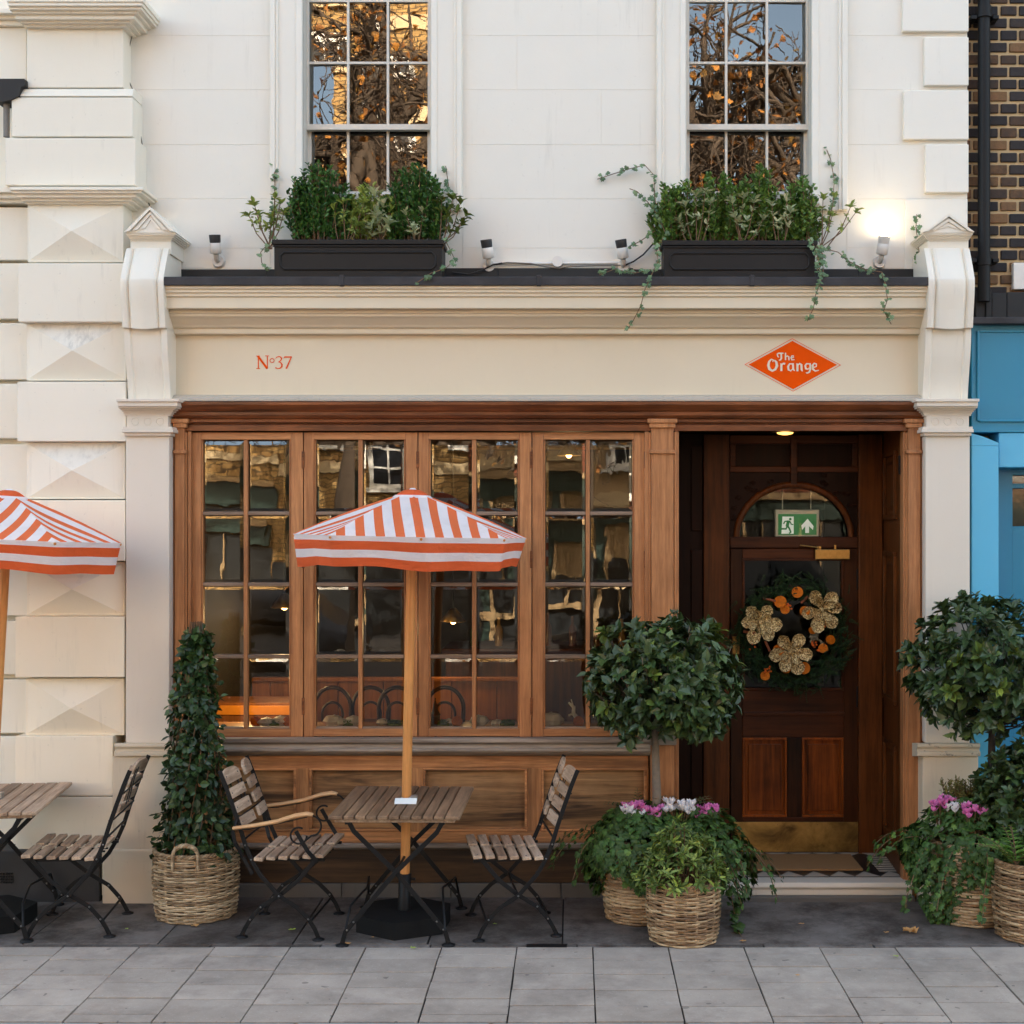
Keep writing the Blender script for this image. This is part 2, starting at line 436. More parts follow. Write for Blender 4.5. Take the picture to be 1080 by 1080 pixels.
def cloth(name, col):
    t = NT(name); n = t.noise(t.coord(), 9, 5, .6); w = t.noise(t.coord(), 400, 2)
    c = t.mix(t.math('MULTIPLY', t.ramp(n, [(.5, BLACK), (.8, WHITE)]), .14), col, mul(col, .6))
    cr = t.noise(t.coord((1,1,2.5)), 7, 4, .6, .8)
    t.set(c, .8, 0, t.bump(cr, .4, .035, t.bump(w, .2, .002)))
    tr = t.n.new('ShaderNodeBsdfTranslucent'); t.link(c, tr.inputs['Color'])
    mx = t.n.new('ShaderNodeMixShader'); mx.inputs[0].default_value = .38
    t.link(t.b.outputs[0], mx.inputs[1]); t.link(tr.outputs[0], mx.inputs[2]); t.link(mx.outputs[0], t.out.inputs[0])
    return t.mat
M['cl_or'] = cloth('orange_canvas', lin(238,108,54)); M['cl_wh'] = cloth('white_canvas', lin(248,245,246))
def bluepaint(name, col):
    return stucco(name, col, .10, .4, (.30,.5,.6,1), .05)
M['blue_d'] = bluepaint('deep_blue_paint', lin(8,126,160)); M['blue_l'] = bluepaint('sky_blue_paint', lin(84,176,212)); M['blue_m'] = bluepaint('mid_blue_paint', lin(20,132,166))
t = NT('stock_brick'); isl = t.island(); n = t.noise(t.coord(), 22, 5, .65)
f = t.math('ADD', t.math('MULTIPLY', isl, .75), t.math('MULTIPLY', n, .35))
M['brick'] = t.set(t.ramp(f, [(.12, lin(34,31,33)), (.55, lin(50,43,41)), (.74, lin(78,58,42)), (.9, lin(124,92,60)), (1, lin(112,70,52))]), .85, 0, t.bump(n, .6, .006))
M['mortar'] = stucco('sand_mortar', lin(196,170,130), .5, .9, (.12,.1,.08,1), .4)
def brickwall(name, c1, c2, mortar):
    t = NT(name); tc = t.n.new('ShaderNodeTexCoord'); sp = t.n.new('ShaderNodeSeparateXYZ'); cb = t.n.new('ShaderNodeCombineXYZ')
    t.link(tc.outputs['Object'], sp.inputs[0]); t.link(sp.outputs[0], cb.inputs[0]); t.link(sp.outputs[2], cb.inputs[1])
    b = t.n.new('ShaderNodeTexBrick'); t.link(cb.outputs[0], b.inputs['Vector'])
    b.inputs['Color1'].default_value = c1; b.inputs['Color2'].default_value = c2; b.inputs['Mortar'].default_value = mortar
    b.inputs['Scale'].default_value = 1; b.inputs['Brick Width'].default_value = .26; b.inputs['Row Height'].default_value = .092; b.inputs['Mortar Size'].default_value = .012
    n = t.noise(t.coord(), 1.3, 5)
    c = t.mix(n, t.mix(.5, b.outputs['Color'], mul(c1, .5)), b.outputs['Color'])
    return t.set(c, .9, 0, t.bump(b.outputs['Fac'], -.4, .01))
M['opp_yellow'] = brickwall('yellow_stock_brickwork', lin(196,158,98), lin(158,120,70), lin(70,54,38))
M['opp_red'] = brickwall('red_brickwork', lin(150,84,56), lin(116,64,46), lin(80,66,54))
# paving
t = NT('grey_concrete_slab'); isl = t.island(); v = t.coord(); n = t.noise(v, 3.5, 6, .65); n2 = t.noise(v, 85, 3, .7)
f = t.math('ADD', t.math('MULTIPLY', isl, .2), t.math('MULTIPLY', n, .85))
c = t.ramp(f, [(.25, lin(144,134,123)), (.85, lin(186,174,161))])
spk = t.ramp(n2, [(.60, BLACK), (.72, WHITE)]); c = t.mix(t.math('MULTIPLY', spk, .35), c, lin(216,210,204))
spk2 = t.ramp(t.noise(t.coord(loc=(4,3,1)), 70, 3, .7), [(.62, BLACK), (.74, WHITE)]); c = t.mix(t.math('MULTIPLY', spk2, .45), c, lin(104,99,96))
stn = t.ramp(t.noise(t.coord(loc=(9,1,1)), 2.1, 6, .75), [(.48, BLACK), (.70, WHITE)]); c = t.mix(t.math('MULTIPLY', stn, .6), c, lin(116,107,100))
gum = t.ramp(t.noise(t.coord(loc=(2,5,1)), 17, 1, .4), [(.735, BLACK), (.75, WHITE)]); c = t.mix(t.math('MULTIPLY', gum, .55), c, lin(84,79,75))
lt = t.ramp(t.noise(t.coord(loc=(7,3,1)), 5, 6, .75), [(.58, BLACK), (.72, WHITE)]); c = t.mix(t.math('MULTIPLY', lt, .35), c, lin(190,182,172))
M['slab'] = t.set(c, .85, 0, t.bump(n2, .3, .002), .2)
t = NT('dark_worn_flag'); isl = t.island(); v = t.coord(); n = t.noise(v, 4, 7, .7); n2 = t.noise(v, 75, 3, .7)
f = t.math('ADD', t.math('MULTIPLY', isl, .25), t.math('MULTIPLY', n, .8))
c = t.ramp(f, [(.25, lin(64,59,55)), (.9, lin(146,136,128))])
spk = t.ramp(n2, [(.62, BLACK), (.72, WHITE)]); c = t.mix(t.math('MULTIPLY', spk, .4), c, lin(150,140,130))
dirt = t.ramp(t.noise(t.coord(loc=(3,7,1)), 3.2, 7, .78), [(.44, BLACK), (.62, WHITE)]); c = t.mix(t.math('MULTIPLY', dirt, .7), c, lin(46,35,26))
M['flag'] = t.set(c, .75, 0, t.bump(n2, .35, .003, t.bump(n, .3, .01)), .25)
M['joint'] = plain('joint_grit', lin(44,40,37), .95, 0, .4, 80, .5)
M['asphalt'] = plain('asphalt', (.05,.05,.05,1), .85, 0, .3, 90, .4)
M['kerb'] = stucco('granite_kerb', lin(150,147,144), .6, .7, (.1,.1,.1,1), .4)
M['mat'] = plain('coir_mat', lin(150,112,70), .95, 0, .25, 120, .6)
M['orange_wood'] = wood('amber_panelling', lin(104,60,30), lin(176,108,56), 'Z', .5, .5)
M['stone_w'] = plain('pale_pebble', lin(232,228,222), .6, 0, .15, 30, .3)
M['moss'] = leafmat('moss_tuft', [(0, G1(40,74,26)), (1, G1(96,130,50))], .8, .1)
M['bent'] = plain('dark_bentwood', lin(44,24,14), .35)
M['globe'] = emit('lamp_globe', lin(255,190,110), 2.5)

def litplain(name, col, e):
    m = plain(name, col, .35, 0, .04, 20, .01); b_ = m.node_tree.nodes['Principled BSDF']; b_.inputs['Emission Color'].default_value = col; b_.inputs['Emission Strength'].default_value = e; return m
M['green_lit'] = litplain('backlit_green_face', lin(12,104,52), .06); M['white_lit'] = litplain('backlit_white_mark', lin(226,230,226), .05)
M['heath'] = leafmat('heather_leaf', [(0, G1(56,70,30)), (.7, G1(104,116,52)), (1, G1(150,128,74))], .6, .15)
# ================================================================== SETTING
rnd = random.Random(7)
def struct(o, label=None): return tag(o, label or o.name.replace('_', ' '), kind='structure')
b = MB(); b.box(-150, 150, -150, 150, -.5, -.30); struct(b.build('ground', M['asphalt']), 'flat ground under the street')
b = MB(); b.box(-60, 60, -17.5, -2.46, -.298, -.12); struct(b.build('road', M['asphalt']), 'grey asphalt road in front of the shop')
b = MB()
x = -9.0
while x < 9:
    b.box(x+.004, x+.9-.004, -2.45, -2.172, -.3, .0 + rnd.uniform(-.002, .002)); x += .9
struct(b.build('kerb', M['kerb'], bev=.012), 'pale granite kerb along the pavement')
b = MB(); b.box(-60, 60, -26, -17.5, -.298, .0); struct(b.build('far_pavement', M['joint']), 'pavement on the far side of the street')
b = MB(); b.box(-12, 12, -2.17, .75, -.29, -.012); struct(b.build('pavement_bed', M['joint']), 'gritty bed under the paving')
# pale slab courses
b = MB(); sp = .411; x0 = .074 - 30*sp
for k in range(60):
    xa = x0 + k*sp; y = -1.045; row = rnd.uniform(.1, .25)
    if xa > 2.45: break
    first = True
    while y > -2.165:
        d = row if first else rnd.choice([.215, .225, .24])
        first = False
        yb = max(y - d, -2.168)
        if yb < -2.10: yb = -2.168
        dz = rnd.uniform(-.0025, .0025)
        b.box(xa+.0035+rnd.uniform(-.0012, .0015), xa+sp-.0035+rnd.uniform(-.0015, .0012), yb+.0052+rnd.uniform(-.0015, .0015), y-.0052, -.06, .0+dz); y = yb
for k in range(12):
    xa = 2.54 + k*.62; y = -1.045
    while y > -2.1:
        yb = max(y-.56, -2.168)
        b.box(xa+.005, xa+.615, yb+.003, y-.003, -.06, .001); y = yb
b.box(2.4801, 2.535, -2.16, -1.05, -.06, -.002)
struct(b.build('paving_slabs', M['slab'], bev=.0015), 'pale grey rows of small concrete paving slabs')
# dark flags by the wall
b = MB(); x = -6.2
while x < 6:
    w = rnd.choice([.62, .74, .9, 1.1])
    if .35 < x < 2.0: w = 2.3
    b.box(x+.004, x+w-.004, -.985, .12, -.06, rnd.uniform(-.003, .001))
    x += w
x = -6.0
while x < 6:
    w = rnd.choice([.42, .6, .8]); b.box(x+.004, x+w-.004, -1.038, -.992, -.06, -.001); x += w
struct(b.build('pavement', M['flag'], bev=.004), 'dark worn flagstones along the foot of the shop')

# ================================================================== SHOP BUILDING
YW = .12
shop = thing('shop_building', (0, 0, 0), 'cream painted terrace building with timber shopfront, orange diamond sign and recessed door', 'building')
xl, xr = X(128, YW), X(1020, YW)
def win_hole(px0, px1): return X(px0, YW), X(px1, YW)
LW = win_hole(320, 455); RW = win_hole(723, 855)
zs, zt = Z(206, YW), Z(206, YW) + 2.15
b = MB(); ztop = 11.0; zb = 2.92
b.box(xl, LW[0], YW, YW+.35, zb, ztop); b.box(LW[1], RW[0], YW, YW+.35, zb, ztop); b.box(RW[1], xr, YW, YW+.35, zb, ztop)
for w in (LW, RW):
    b.box(w[0], w[1], YW, YW+.35, zb, zs); b.box(w[0], w[1], YW, YW+.35, zt, ztop)
b.build('upper_wall', M['white'], shop)
# joints of the scored stucco: thin ruled grooves as shallow ribs of shade (real raised courses)
b = MB()
for a, c in ((xl, X(285, YW)), (X(488, YW), X(691, YW)), (X(893, YW), xr)):
    ys = [-20, 38, 95, 153, 210, 262, 283]
    for i in range(len(ys)-1):
        z1 = Z(ys[i], YW) - .0011; z0 = Z(ys[i+1], YW) + .0011
        if i == 0: z1 = ztop
        cut = a + (c-a)*(.28 if i % 2 else .72) if (i in (1, 2) and a > -1 and a < 0) else None
        if cut: b.box(a, cut-.0018, YW-.0025, YW+.01, z0, z1); b.box(cut+.0012, c, YW-.0025, YW+.01, z0, z1)
        else: b.box(a, c, YW-.0025, YW+.01, z0, z1)
b.build('stucco_course', M['white'], shop, bev=.0012)
# quoins
b = MB(); yq = YW-.034
for p0, p1, q0, q1 in ((952, 1020, -40, 33), (975, 1020, 39, 90), (953, 1020, 95, 147), (976, 1020, 152, 203), (955, 1020, 209, 284)):
    b.box(X(p0, yq), xr+.001, yq if q1 < 280 else YW-.012, YW, Z(q1, yq), Z(q0, yq))
b.build('quoin', M['white'], shop, bev=.008)
# architraves
for (a0, a1, c0, c1) in ((286, 320, 455, 488), (692, 723, 855, 893)):
    b = MB()
    for p, q, s in ((a0, a1, 1), (c0, c1, -1)):
        outer, inner = (p, q) if s == 1 else (q, p)
        step = (inner - outer)
        b.box(X(outer, YW), X(inner, YW), YW-.03, YW+.01, zs-.10, zt+.25)
        b.box(X(outer, YW)+.004*s, X(outer+step*.17, YW), YW-.055, YW-.029, zs-.10, zt+.25)
        b.box(X(outer+step*.17, YW), X(outer+step*.26, YW), YW-.045, YW-.0295, zs-.10, zt+.25)
        b.box(X(outer+step*.80, YW), X(inner, YW)-.002*s, YW-.038, YW-.0292, zs-.10, zt+.25)
    b.box(X(a1, YW), X(c0, YW), YW-.03, YW+.01, zt, zt+.25)
    b.build('window_surround', M['white'], shop, bev=.004)
    b = MB(); b.box(X(a1, YW)-.05, X(c0, YW)+.05, YW-.06, YW+.12, zs-.07, zs); b.build('window_sill', M['white'], shop, bev=.006)
# sash windows
def sash_window(px0, px1, cols, g0, g1):
    yf = YW + .10
    w = MB()
    x0, x1 = X(px0, YW)+.001, X(px1, YW)-.001
    w.box(x0, X(g0, yf)-.018, yf-.035, yf+.12, zs, zt); w.box(X(g1, yf)+.018, x1, yf-.035, yf+.12, zs, zt)
    w.box(X(g0, yf)-.018, X(g1, yf)+.018, yf-.03, yf+.12, zt-.05, zt)
    fr = w.build('sash_frame', M['sash'], shop, bev=.003)
    up = MB(); yu = yf
    gx0, gx1 = X(g0, yu), X(g1, yu)
    ztu = zt - .05
    zm0, zm1 = Z(137, yu), Z(131, yu)
    up.box(gx0-.017, gx0, yu, yu+.04, zm1, ztu); up.box(gx1, gx1+.017, yu, yu+.04, zm1, ztu)
    up.box(gx0-.017, gx1+.017, yu-.004, yu+.04, zm0, zm1)
    for c in cols: up.box(X(c, yu)-.008, X(c, yu)+.008, yu+.002, yu+.035, zm1, ztu)
    zr = [Z(66, yu) + k*.395 for k in range(4)]
    for z in zr: up.box(gx0, gx1, yu+.004, yu+.033, z-.008, z+.008)
    up.build('upper_sash', M['sash'], fr, bev=.002)
    lo = MB(); yl = yf + .045
    lo.box(gx0-.017, gx0+.006, yl, yl+.04, zs, zm1); lo.box(gx1-.006, gx1+.017, yl, yl+.04, zs, zm1)
    lo.box(gx0, gx1, yl, yl+.04, zs, zs+.06)
    for c in cols: lo.box(X(c, yl)-.008, X(c, yl)+.008, yl+.002, yl+.035, zs+.06, zm1)
    lo.build('lower_sash', M['sash'], fr, bev=.002)
    g = MB()
    xs = [gx0] + [X(c, yu) for c in cols] + [gx1]
    zz = [zm1] + zr + [ztu]
    def pane(xa, xb, za, zb_, y):
        tx, tz = rnd.uniform(-.004, .004), rnd.uniform(-.005, .005)
        g.add([(xa, y-tx-tz, za), (xb, y+tx-tz, za), (xb, y+tx+tz, zb_), (xa, y-tx+tz, zb_)], [(0,1,2,3)])
    for i in range(len(xs)-1):
        for k in range(len(zz)-1): pane(xs[i], xs[i+1], zz[k], zz[k+1], yu+.02)
        pane(xs[i], xs[i+1], zs+.05, zm0, yl+.02)
    g.build('glass', M['glass_up'], fr, recalc=False)
sash_window(320, 455, (367, 409), 326, 451)
sash_window(723, 855, (766, 809), 727, 850)
# building mass behind the front (keeps the low sun out) and the rooms
b = MB()
b.box(xl, xr, 4.3, 9.5, -.2, ztop); b.box(xl, xr, YW+.35, 4.3, 10.7, ztop); b.box(xl, xl+.15, YW+.35, 4.3, -.2, 10.7); b.box(xr-.15, xr, YW+.35, 4.3, -.2, 10.7)
b.build('rear_wall', M['opp_yellow'], shop)
b = MB()
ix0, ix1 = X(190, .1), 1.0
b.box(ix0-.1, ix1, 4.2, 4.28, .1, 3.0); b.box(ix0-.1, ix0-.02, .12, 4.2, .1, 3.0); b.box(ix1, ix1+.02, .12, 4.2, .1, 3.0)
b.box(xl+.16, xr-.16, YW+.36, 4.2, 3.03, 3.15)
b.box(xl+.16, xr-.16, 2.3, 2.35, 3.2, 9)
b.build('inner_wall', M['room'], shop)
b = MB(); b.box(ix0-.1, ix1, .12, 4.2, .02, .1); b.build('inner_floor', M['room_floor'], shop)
# ---------- ledge, cornice, signboard
cx0, cx1 = 173, 984
b = MB()
yL = -.27
pts = [170, 360, 568, 793, 985]
for i in range(4):
    a, c = X(pts[i], yL), X(pts[i+1], yL)
    dz = rnd.uniform(-.004, .004)
    b.prism([(yL, Z(301, yL)+dz), (yL, Z(291.5, yL)+dz), (YW-.012, 3.80), (YW-.012, 3.74), (yL+.02, Z(299, yL))], a+.002, c-.002, 'x')
    if i: b.box(a-.012, a+.016, yL-.006, yL+.03, Z(301.5, yL), Z(290, yL))
b.build('lead_ledge', M['lead'], shop, bev=.005)
b = MB()
x = X(176, YW)
while x < X(975, YW):
    w = rnd.uniform(.5, .9); x2 = min(x+w, X(978, YW))
    b.box(x, x2, YW-.026-rnd.uniform(0, .003), YW-.008, 3.78, Z(284.5, YW)+rnd.uniform(-.004, .006)); x = x2
b.build('lead_upstand', M['lead_dark'], shop, bev=.003)
prof = [(-.252, 301), (-.252, 304.5), (-.240, 305), (-.240, 308.5), (-.228, 309), (-.228, 312.5), (-.215, 313.5), (-.215, 325),
        (-.207, 325.8), (-.165, 326.3), (-.165, 330.5), (-.155, 331), (-.155, 333.5), (-.135, 336), (-.115, 339.5), (-.095, 343), (-.085, 345.5), (-.068, 346), (-.068, 352), (.10, 352), (.10, 301)]
b = MB(); b.pprofx(cx0, cx1, prof, yref=-.22); b.build('cornice', M['fascia'], shop, bev=.0025)
yf = -.018
sb = MB(); sb.box(X(178, yf), X(979, yf), yf, .10, Z(417, yf), Z(351.6, yf)); fb = sb.build('signboard', M['fascia'], shop)
b = MB()
for p0, p1, q0, q1 in ((179, 979, 352.2, 353.6), ):
    b.box(X(p0, yf), X(p1, yf), yf-.04, yf+.01, Z(q1, yf), Z(q0, yf))
b.box(X(178.5, yf), X(182, yf), yf-.024, yf+.01, Z(417, yf), Z(353.6, yf)); b.box(X(975, yf), X(979, yf), yf-.024, yf+.01, Z(417, yf), Z(353.6, yf))
b.build('panel_moulding', M['fascia'], shop, bev=.003)
b = MB(); b.pprofx(178, 979, [(-.06, 416.4), (-.085, 417.6), (-.085, 419), (-.10, 420), (-.10, 423), (.1, 423), (.1, 416.4)]); b.build('drip_mould', M['grey_edge'], shop, bev=.002)
# lettering
yk = yf - .0025
lay = [0]
def strokes(lst, ox, oy, sc, mat, name, parent):
    m = MB()
    for pts, w in lst:
        lay[0] += 1
        yy = yk - .00012*(lay[0] % 12)
        ww = [q/sc/S(yk) for q in w] if isinstance(w, (list, tuple)) else w/sc/S(yk)
        m.stroke(pts, ww, yy, 0, lambda p: (X(ox+p[0]/sc, yy), Z(oy+p[1]/sc, yy)))
    return m.build(name, mat, parent, recalc=False)
def ring(cx_, cy_, rx, ry, a0=0, a1=360, n=18):
    return [(cx_+rx*math.cos(R(a0+(a1-a0)*i/n)), cy_+ry*math.sin(R(a0+(a1-a0)*i/n))) for i in range(n+1)]
strokes([([(269,184),(269,346)], 13), ([(262,184),(383,346)], 27), ([(384,184),(384,346)], 12), ([(242,185),(290,185)], 9), ([(355,184),(406,184)], 9), ([(243,345),(293,345)], 9),
         (ring(443,243,27,26), 9),
         ([(488,218),(503,200),(530,192),(554,200),(564,220),(552,244),(522,262)], [8,10,12,15,16,12,7]), ([(522,260),(552,268),(570,292),(566,322),(545,340),(512,345),(484,332)], [7,12,18,18,14,10,16]),
         ([(593,216),(600,198),(693,198)], [6,16,16]), ([(688,196),(622,347)], [12,20])], 250, 360, 12, M['orange'], 'number_lettering', fb)
dm = MB()
def dpt(p, yy): return (X(775+p[0]/9, yy), yy, Z(350+p[1]/9, yy))
yd = yf - .0022
dm.add([dpt(p, yd) for p in ((547,85),(972,313),(553,545),(130,310))], [(0,1,2,3)])
oc = [(545,62),(1008,315),(553,566),(92,310)]; ic = [(545,68),(998,315),(553,560),(102,310)]
for i in range(4):
    j = (i+1) % 4
    dm.add([dpt(oc[i], yd), dpt(oc[j], yd), dpt(ic[j], yd), dpt(ic[i], yd)], [(0,1,2,3)])
dsign = dm.build('diamond_sign', M['orange'], fb, recalc=False)
yk = yd - .002
strokes([([(400,222),(404,208),(418,203),(462,203)], [8,12,14,12]), ([(440,205),(442,250),(434,266),(418,268)], [16,16,12,10]), ([(404,212),(408,236),(420,240)], [10,12,8]),
         ([(481,198),(481,268)], 13), ([(481,240),(498,228),(512,236),(514,270)], [8,12,13,13]),
         ([(534,250),(560,242),(556,228),(542,228),(533,246),(540,266),(566,264)], [8,8,11,12,13,12,9]),
         ([(348,258),(326,282),(318,318),(328,352),(356,370),(384,356),(400,322),(394,288),(376,268)], [10,20,26,26,20,22,26,22,12]), ([(346,258),(366,268),(360,286)], [8,14,8]),
         ([(436,298),(442,310),(442,372)], [8,20,20]), ([(442,318),(460,300),(478,304)], [10,16,20]),
         ([(548,304),(520,304),(506,328),(510,360),(530,370),(550,352)], [10,14,20,20,14,8]), ([(552,298),(554,356),(570,370)], [16,20,8]),
         ([(586,298),(594,310),(594,374)], [8,20,20]), ([(594,320),(616,300),(632,312),(634,360),(642,374)], [8,16,20,20,8]),
         ([(708,304),(682,302),(668,322),(674,350),(694,354),(712,340)], [10,14,18,18,12,8]), ([(714,298),(718,350),(708,382),(684,392),(674,386)], [14,18,16,12,8]),
         ([(736,342),(774,328),(774,306),(754,298),(738,318),(742,354),(764,372),(798,364)], [10,10,14,14,20,20,14,8])], 775, 350, 9, M['cream_ink'], 'sign_lettering', dsign)
yk = yf - .0025
# ---------- timber cornice and frame
b = MB()
prof = [(-.13, 423.6), (-.13, 427), (-.115, 430), (-.10, 433), (-.085, 434), (-.085, 438), (-.07, 441), (-.05, 442), (-.05, 445.5), (-.02, 446), (-.02, 447.5), (-.035, 448), (-.035, 454.5), (.09, 454.5), (.09, 423.6)]
b.pprofx(184, 975, prof, yref=-.05); b.build('timber_cornice', M['wood_corn'], shop, bev=.0025)
def timber_pilaster(p0, p1, low, base_py, name='timber_pilaster'):
    m = MB(); yy = -.055
    m.pbox(p0+3, p1-3, 447, low, yy, .08)
    m.pbox(p0+.5, p0+2.7, 456, low, yy+.02, .08); m.pbox(p1-2.7, p1-.5, 456, low, yy+.02, .08)
    m.pbox(p0-1, p1+1, 441.5, 446, yy-.03, .05); m.pbox(p0+1, p1-1, 446, 451, yy-.018, .05)
    m.pbox(p0+1, p1-1, 474.5, 478.5, yy-.016, .05)
    if base_py:
        m.pbox(p0, p1, low-4, low+6, yy-.05, .05, 1); m.pbox(p0+2, p1-2, low+6, base_py, yy-.005, .05)
        m.pbox(p0+1, p1-1, base_py-16, base_py, yy-.02, .05)
    return m.build(name, [M['wood_v'], M['sill']], shop, bev=.004)
timber_pilaster(181, 197.5, 778, 946)
timber_pilaster(684, 713.5, 780, 946)
timber_pilaster(955, 974, 952, None)
# jamb post at the right of the window and left of it
b = MB(); b.pbox(197.8, 201.5, 455, 770, -.03, .07); b.pbox(680, 684.5, 455, 770, -.03, .07); split_build(b, 'window_jamb', M['wood_v'], shop, bev=.003)
# ---------- casements
rows = [464, 541.5, 616.5, 692.5, 768.5]
def casement(f0, f1, g0, gm, g1):
    m = MB(); yF, yB = 0.0, .055
    m.pbox(f0, g0, 456, 777, yF, yB, 0); m.pbox(g1, f1, 456, 777, yF, yB, 0)
    m.pbox(g0, g1, 456, 463.6, yF+.001, yB, 1); m.pbox(g0, g1, 768.6, 776.6, yF+.001, yB, 1)
    # stop bead round the glass
    m.pbox(g0, g0+2, 463.6, 768.6, yF+.012, yB, 0); m.pbox(g1-2, g1, 463.6, 768.6, yF+.012, yB, 0)
    o = m.build('casement', [M['wood_v'], M['wood_h']], shop, bev=.003)
    m = MB()
    m.pbox(gm-2.2, gm+2.2, 463.7, 768.5, yF+.008, yB-.004, 0)
    split_build(m, 'glazing_bar', [M['wood_v']], o, bev=.004)
    m = MB()
    for r_ in rows[1:-1]:
        m.pbox(g0+1.9, gm-2.3, r_-2, r_+2, yF+.010, yB-.005); m.pbox(gm+2.3, g1-1.9, r_-2, r_+2, yF+.010, yB-.005)
    m.pbox(g0+1.9, gm-2.3, 766.5, 768.9, yF+.008, yB-.005); m.pbox(gm+2.3, g1-1.9, 766.5, 768.9, yF+.008, yB-.005)
    split_build(m, 'glazing_bar', [M['muntin']], o, bev=.004)
    g = MB()
    for a, c in ((g0+1, gm-1.5), (gm+1.5, g1-1)):
        for k in range(4):
            x0, x1 = X(a, .03), X(c, .03); z1, z0 = Z(rows[k]+1, .03), Z(rows[k+1]-1, .03)
            bw = .026; ty, tz = rnd.uniform(-.0035, .0035), rnd.uniform(-.003, .003)
            def P(x, z, y): return (x, y + ty*((x-x0)/(x1-x0)-.5)*2 + tz*((z-z0)/(z1-z0)-.5)*2, z)
            o4 = [P(x0, z0, .034), P(x1, z0, .034), P(x1, z1, .034), P(x0, z1, .034)]
            i4 = [P(x0+bw, z0+bw, .0305), P(x1-bw, z0+bw, .0305), P(x1-bw, z1-bw, .0305), P(x0+bw, z1-bw, .0305)]
            g.add(o4 + i4, [(4,5,6,7), (0,1,5,4), (1,2,6,5), (2,3,7,6), (3,0,4,7)])
    g.build('bevelled_glass', M['glass'], o, recalc=False)
    h = MB()
    for py in (485, 590, 745): h.pbox(f1-1.4, f1+1.4, py-9, py+9, -.006, .01)
    split_build(h, 'hinge', M['wood_corn'], o, bev=.002)
for c in ((201, 319.5, 212, 259, 307), (320.5, 440.3, 331, 380, 428), (441.3, 560.5, 452, 500, 548), (561.5, 680.5, 573, 620, 669)): casement(*c)
# ---------- sill and stall riser
b = MB()
b.pprofx(199, 686, [(-.10, 778), (-.125, 779.5), (-.125, 783), (-.115, 784.5), (-.10, 785), (-.10, 788.5), (-.115, 790), (-.115, 792.5), (-.09, 795), (-.05, 797), (.06, 797), (.06, 777.2), (-.02, 777.2)]); b.build('window_ledge', M['sill'], shop, bev=.003)
b = MB(); yF = -.02
b.pbox(199, 684, 797.3, 810, yF, .05, 0); b.pbox(199, 684, 877, 889, yF, .05, 0)
for p0, p1 in ((199, 222), (312, 326), (432, 446), (556, 571), (682, 684)): b.pbox(p0, p1, 810.1, 876.9, yF+.001, .05, 1)
b.build('riser_frame', [M['riser'], M['riser_v']], shop, bev=.003)
for p0, p1 in ((222, 312), (326, 432), (446, 556), (571, 682)):
    m = MB(); m.pbox(p0, p1, 810, 877, .018, .05, 0)
    for a in ((p0, p1, 810.1, 812.6), (p0, p1, 874.4, 876.9)): m.pbox(*a, -.026, .03, 1)
    for a in ((p0+.05, p0+2.6, 812.6, 874.4), (p1-2.6, p1-.05, 812.6, 874.4)): m.pbox(*a, -.026, .03, 1)
    m.build('riser_panel', [M['riser_panel'], M['riser']], shop, bev=.003)
b = MB(); b.pprofx(199, 684, [(-.045, 889), (-.06, 890.5), (-.06, 894), (-.045, 896), (.05, 896), (.05, 889)]); b.build('riser_moulding', M['sill'], shop, bev=.003)
b = MB(); b.pbox(199, 684, 896, 931, -.03, .05); b.build('base_board', M['riser_low'], shop, bev=.004)
b = MB()
x = X(180, -.045)
while x < X(712, -.045):
    w = rnd.uniform(.35, .7); x2 = min(x+w, X(714, -.045)); b.box(x+.002, x2-.002, -.045, .05, -.05, Z(932, -.045)); x = x2
b.build('plinth', M['step_low'], shop, bev=.006)
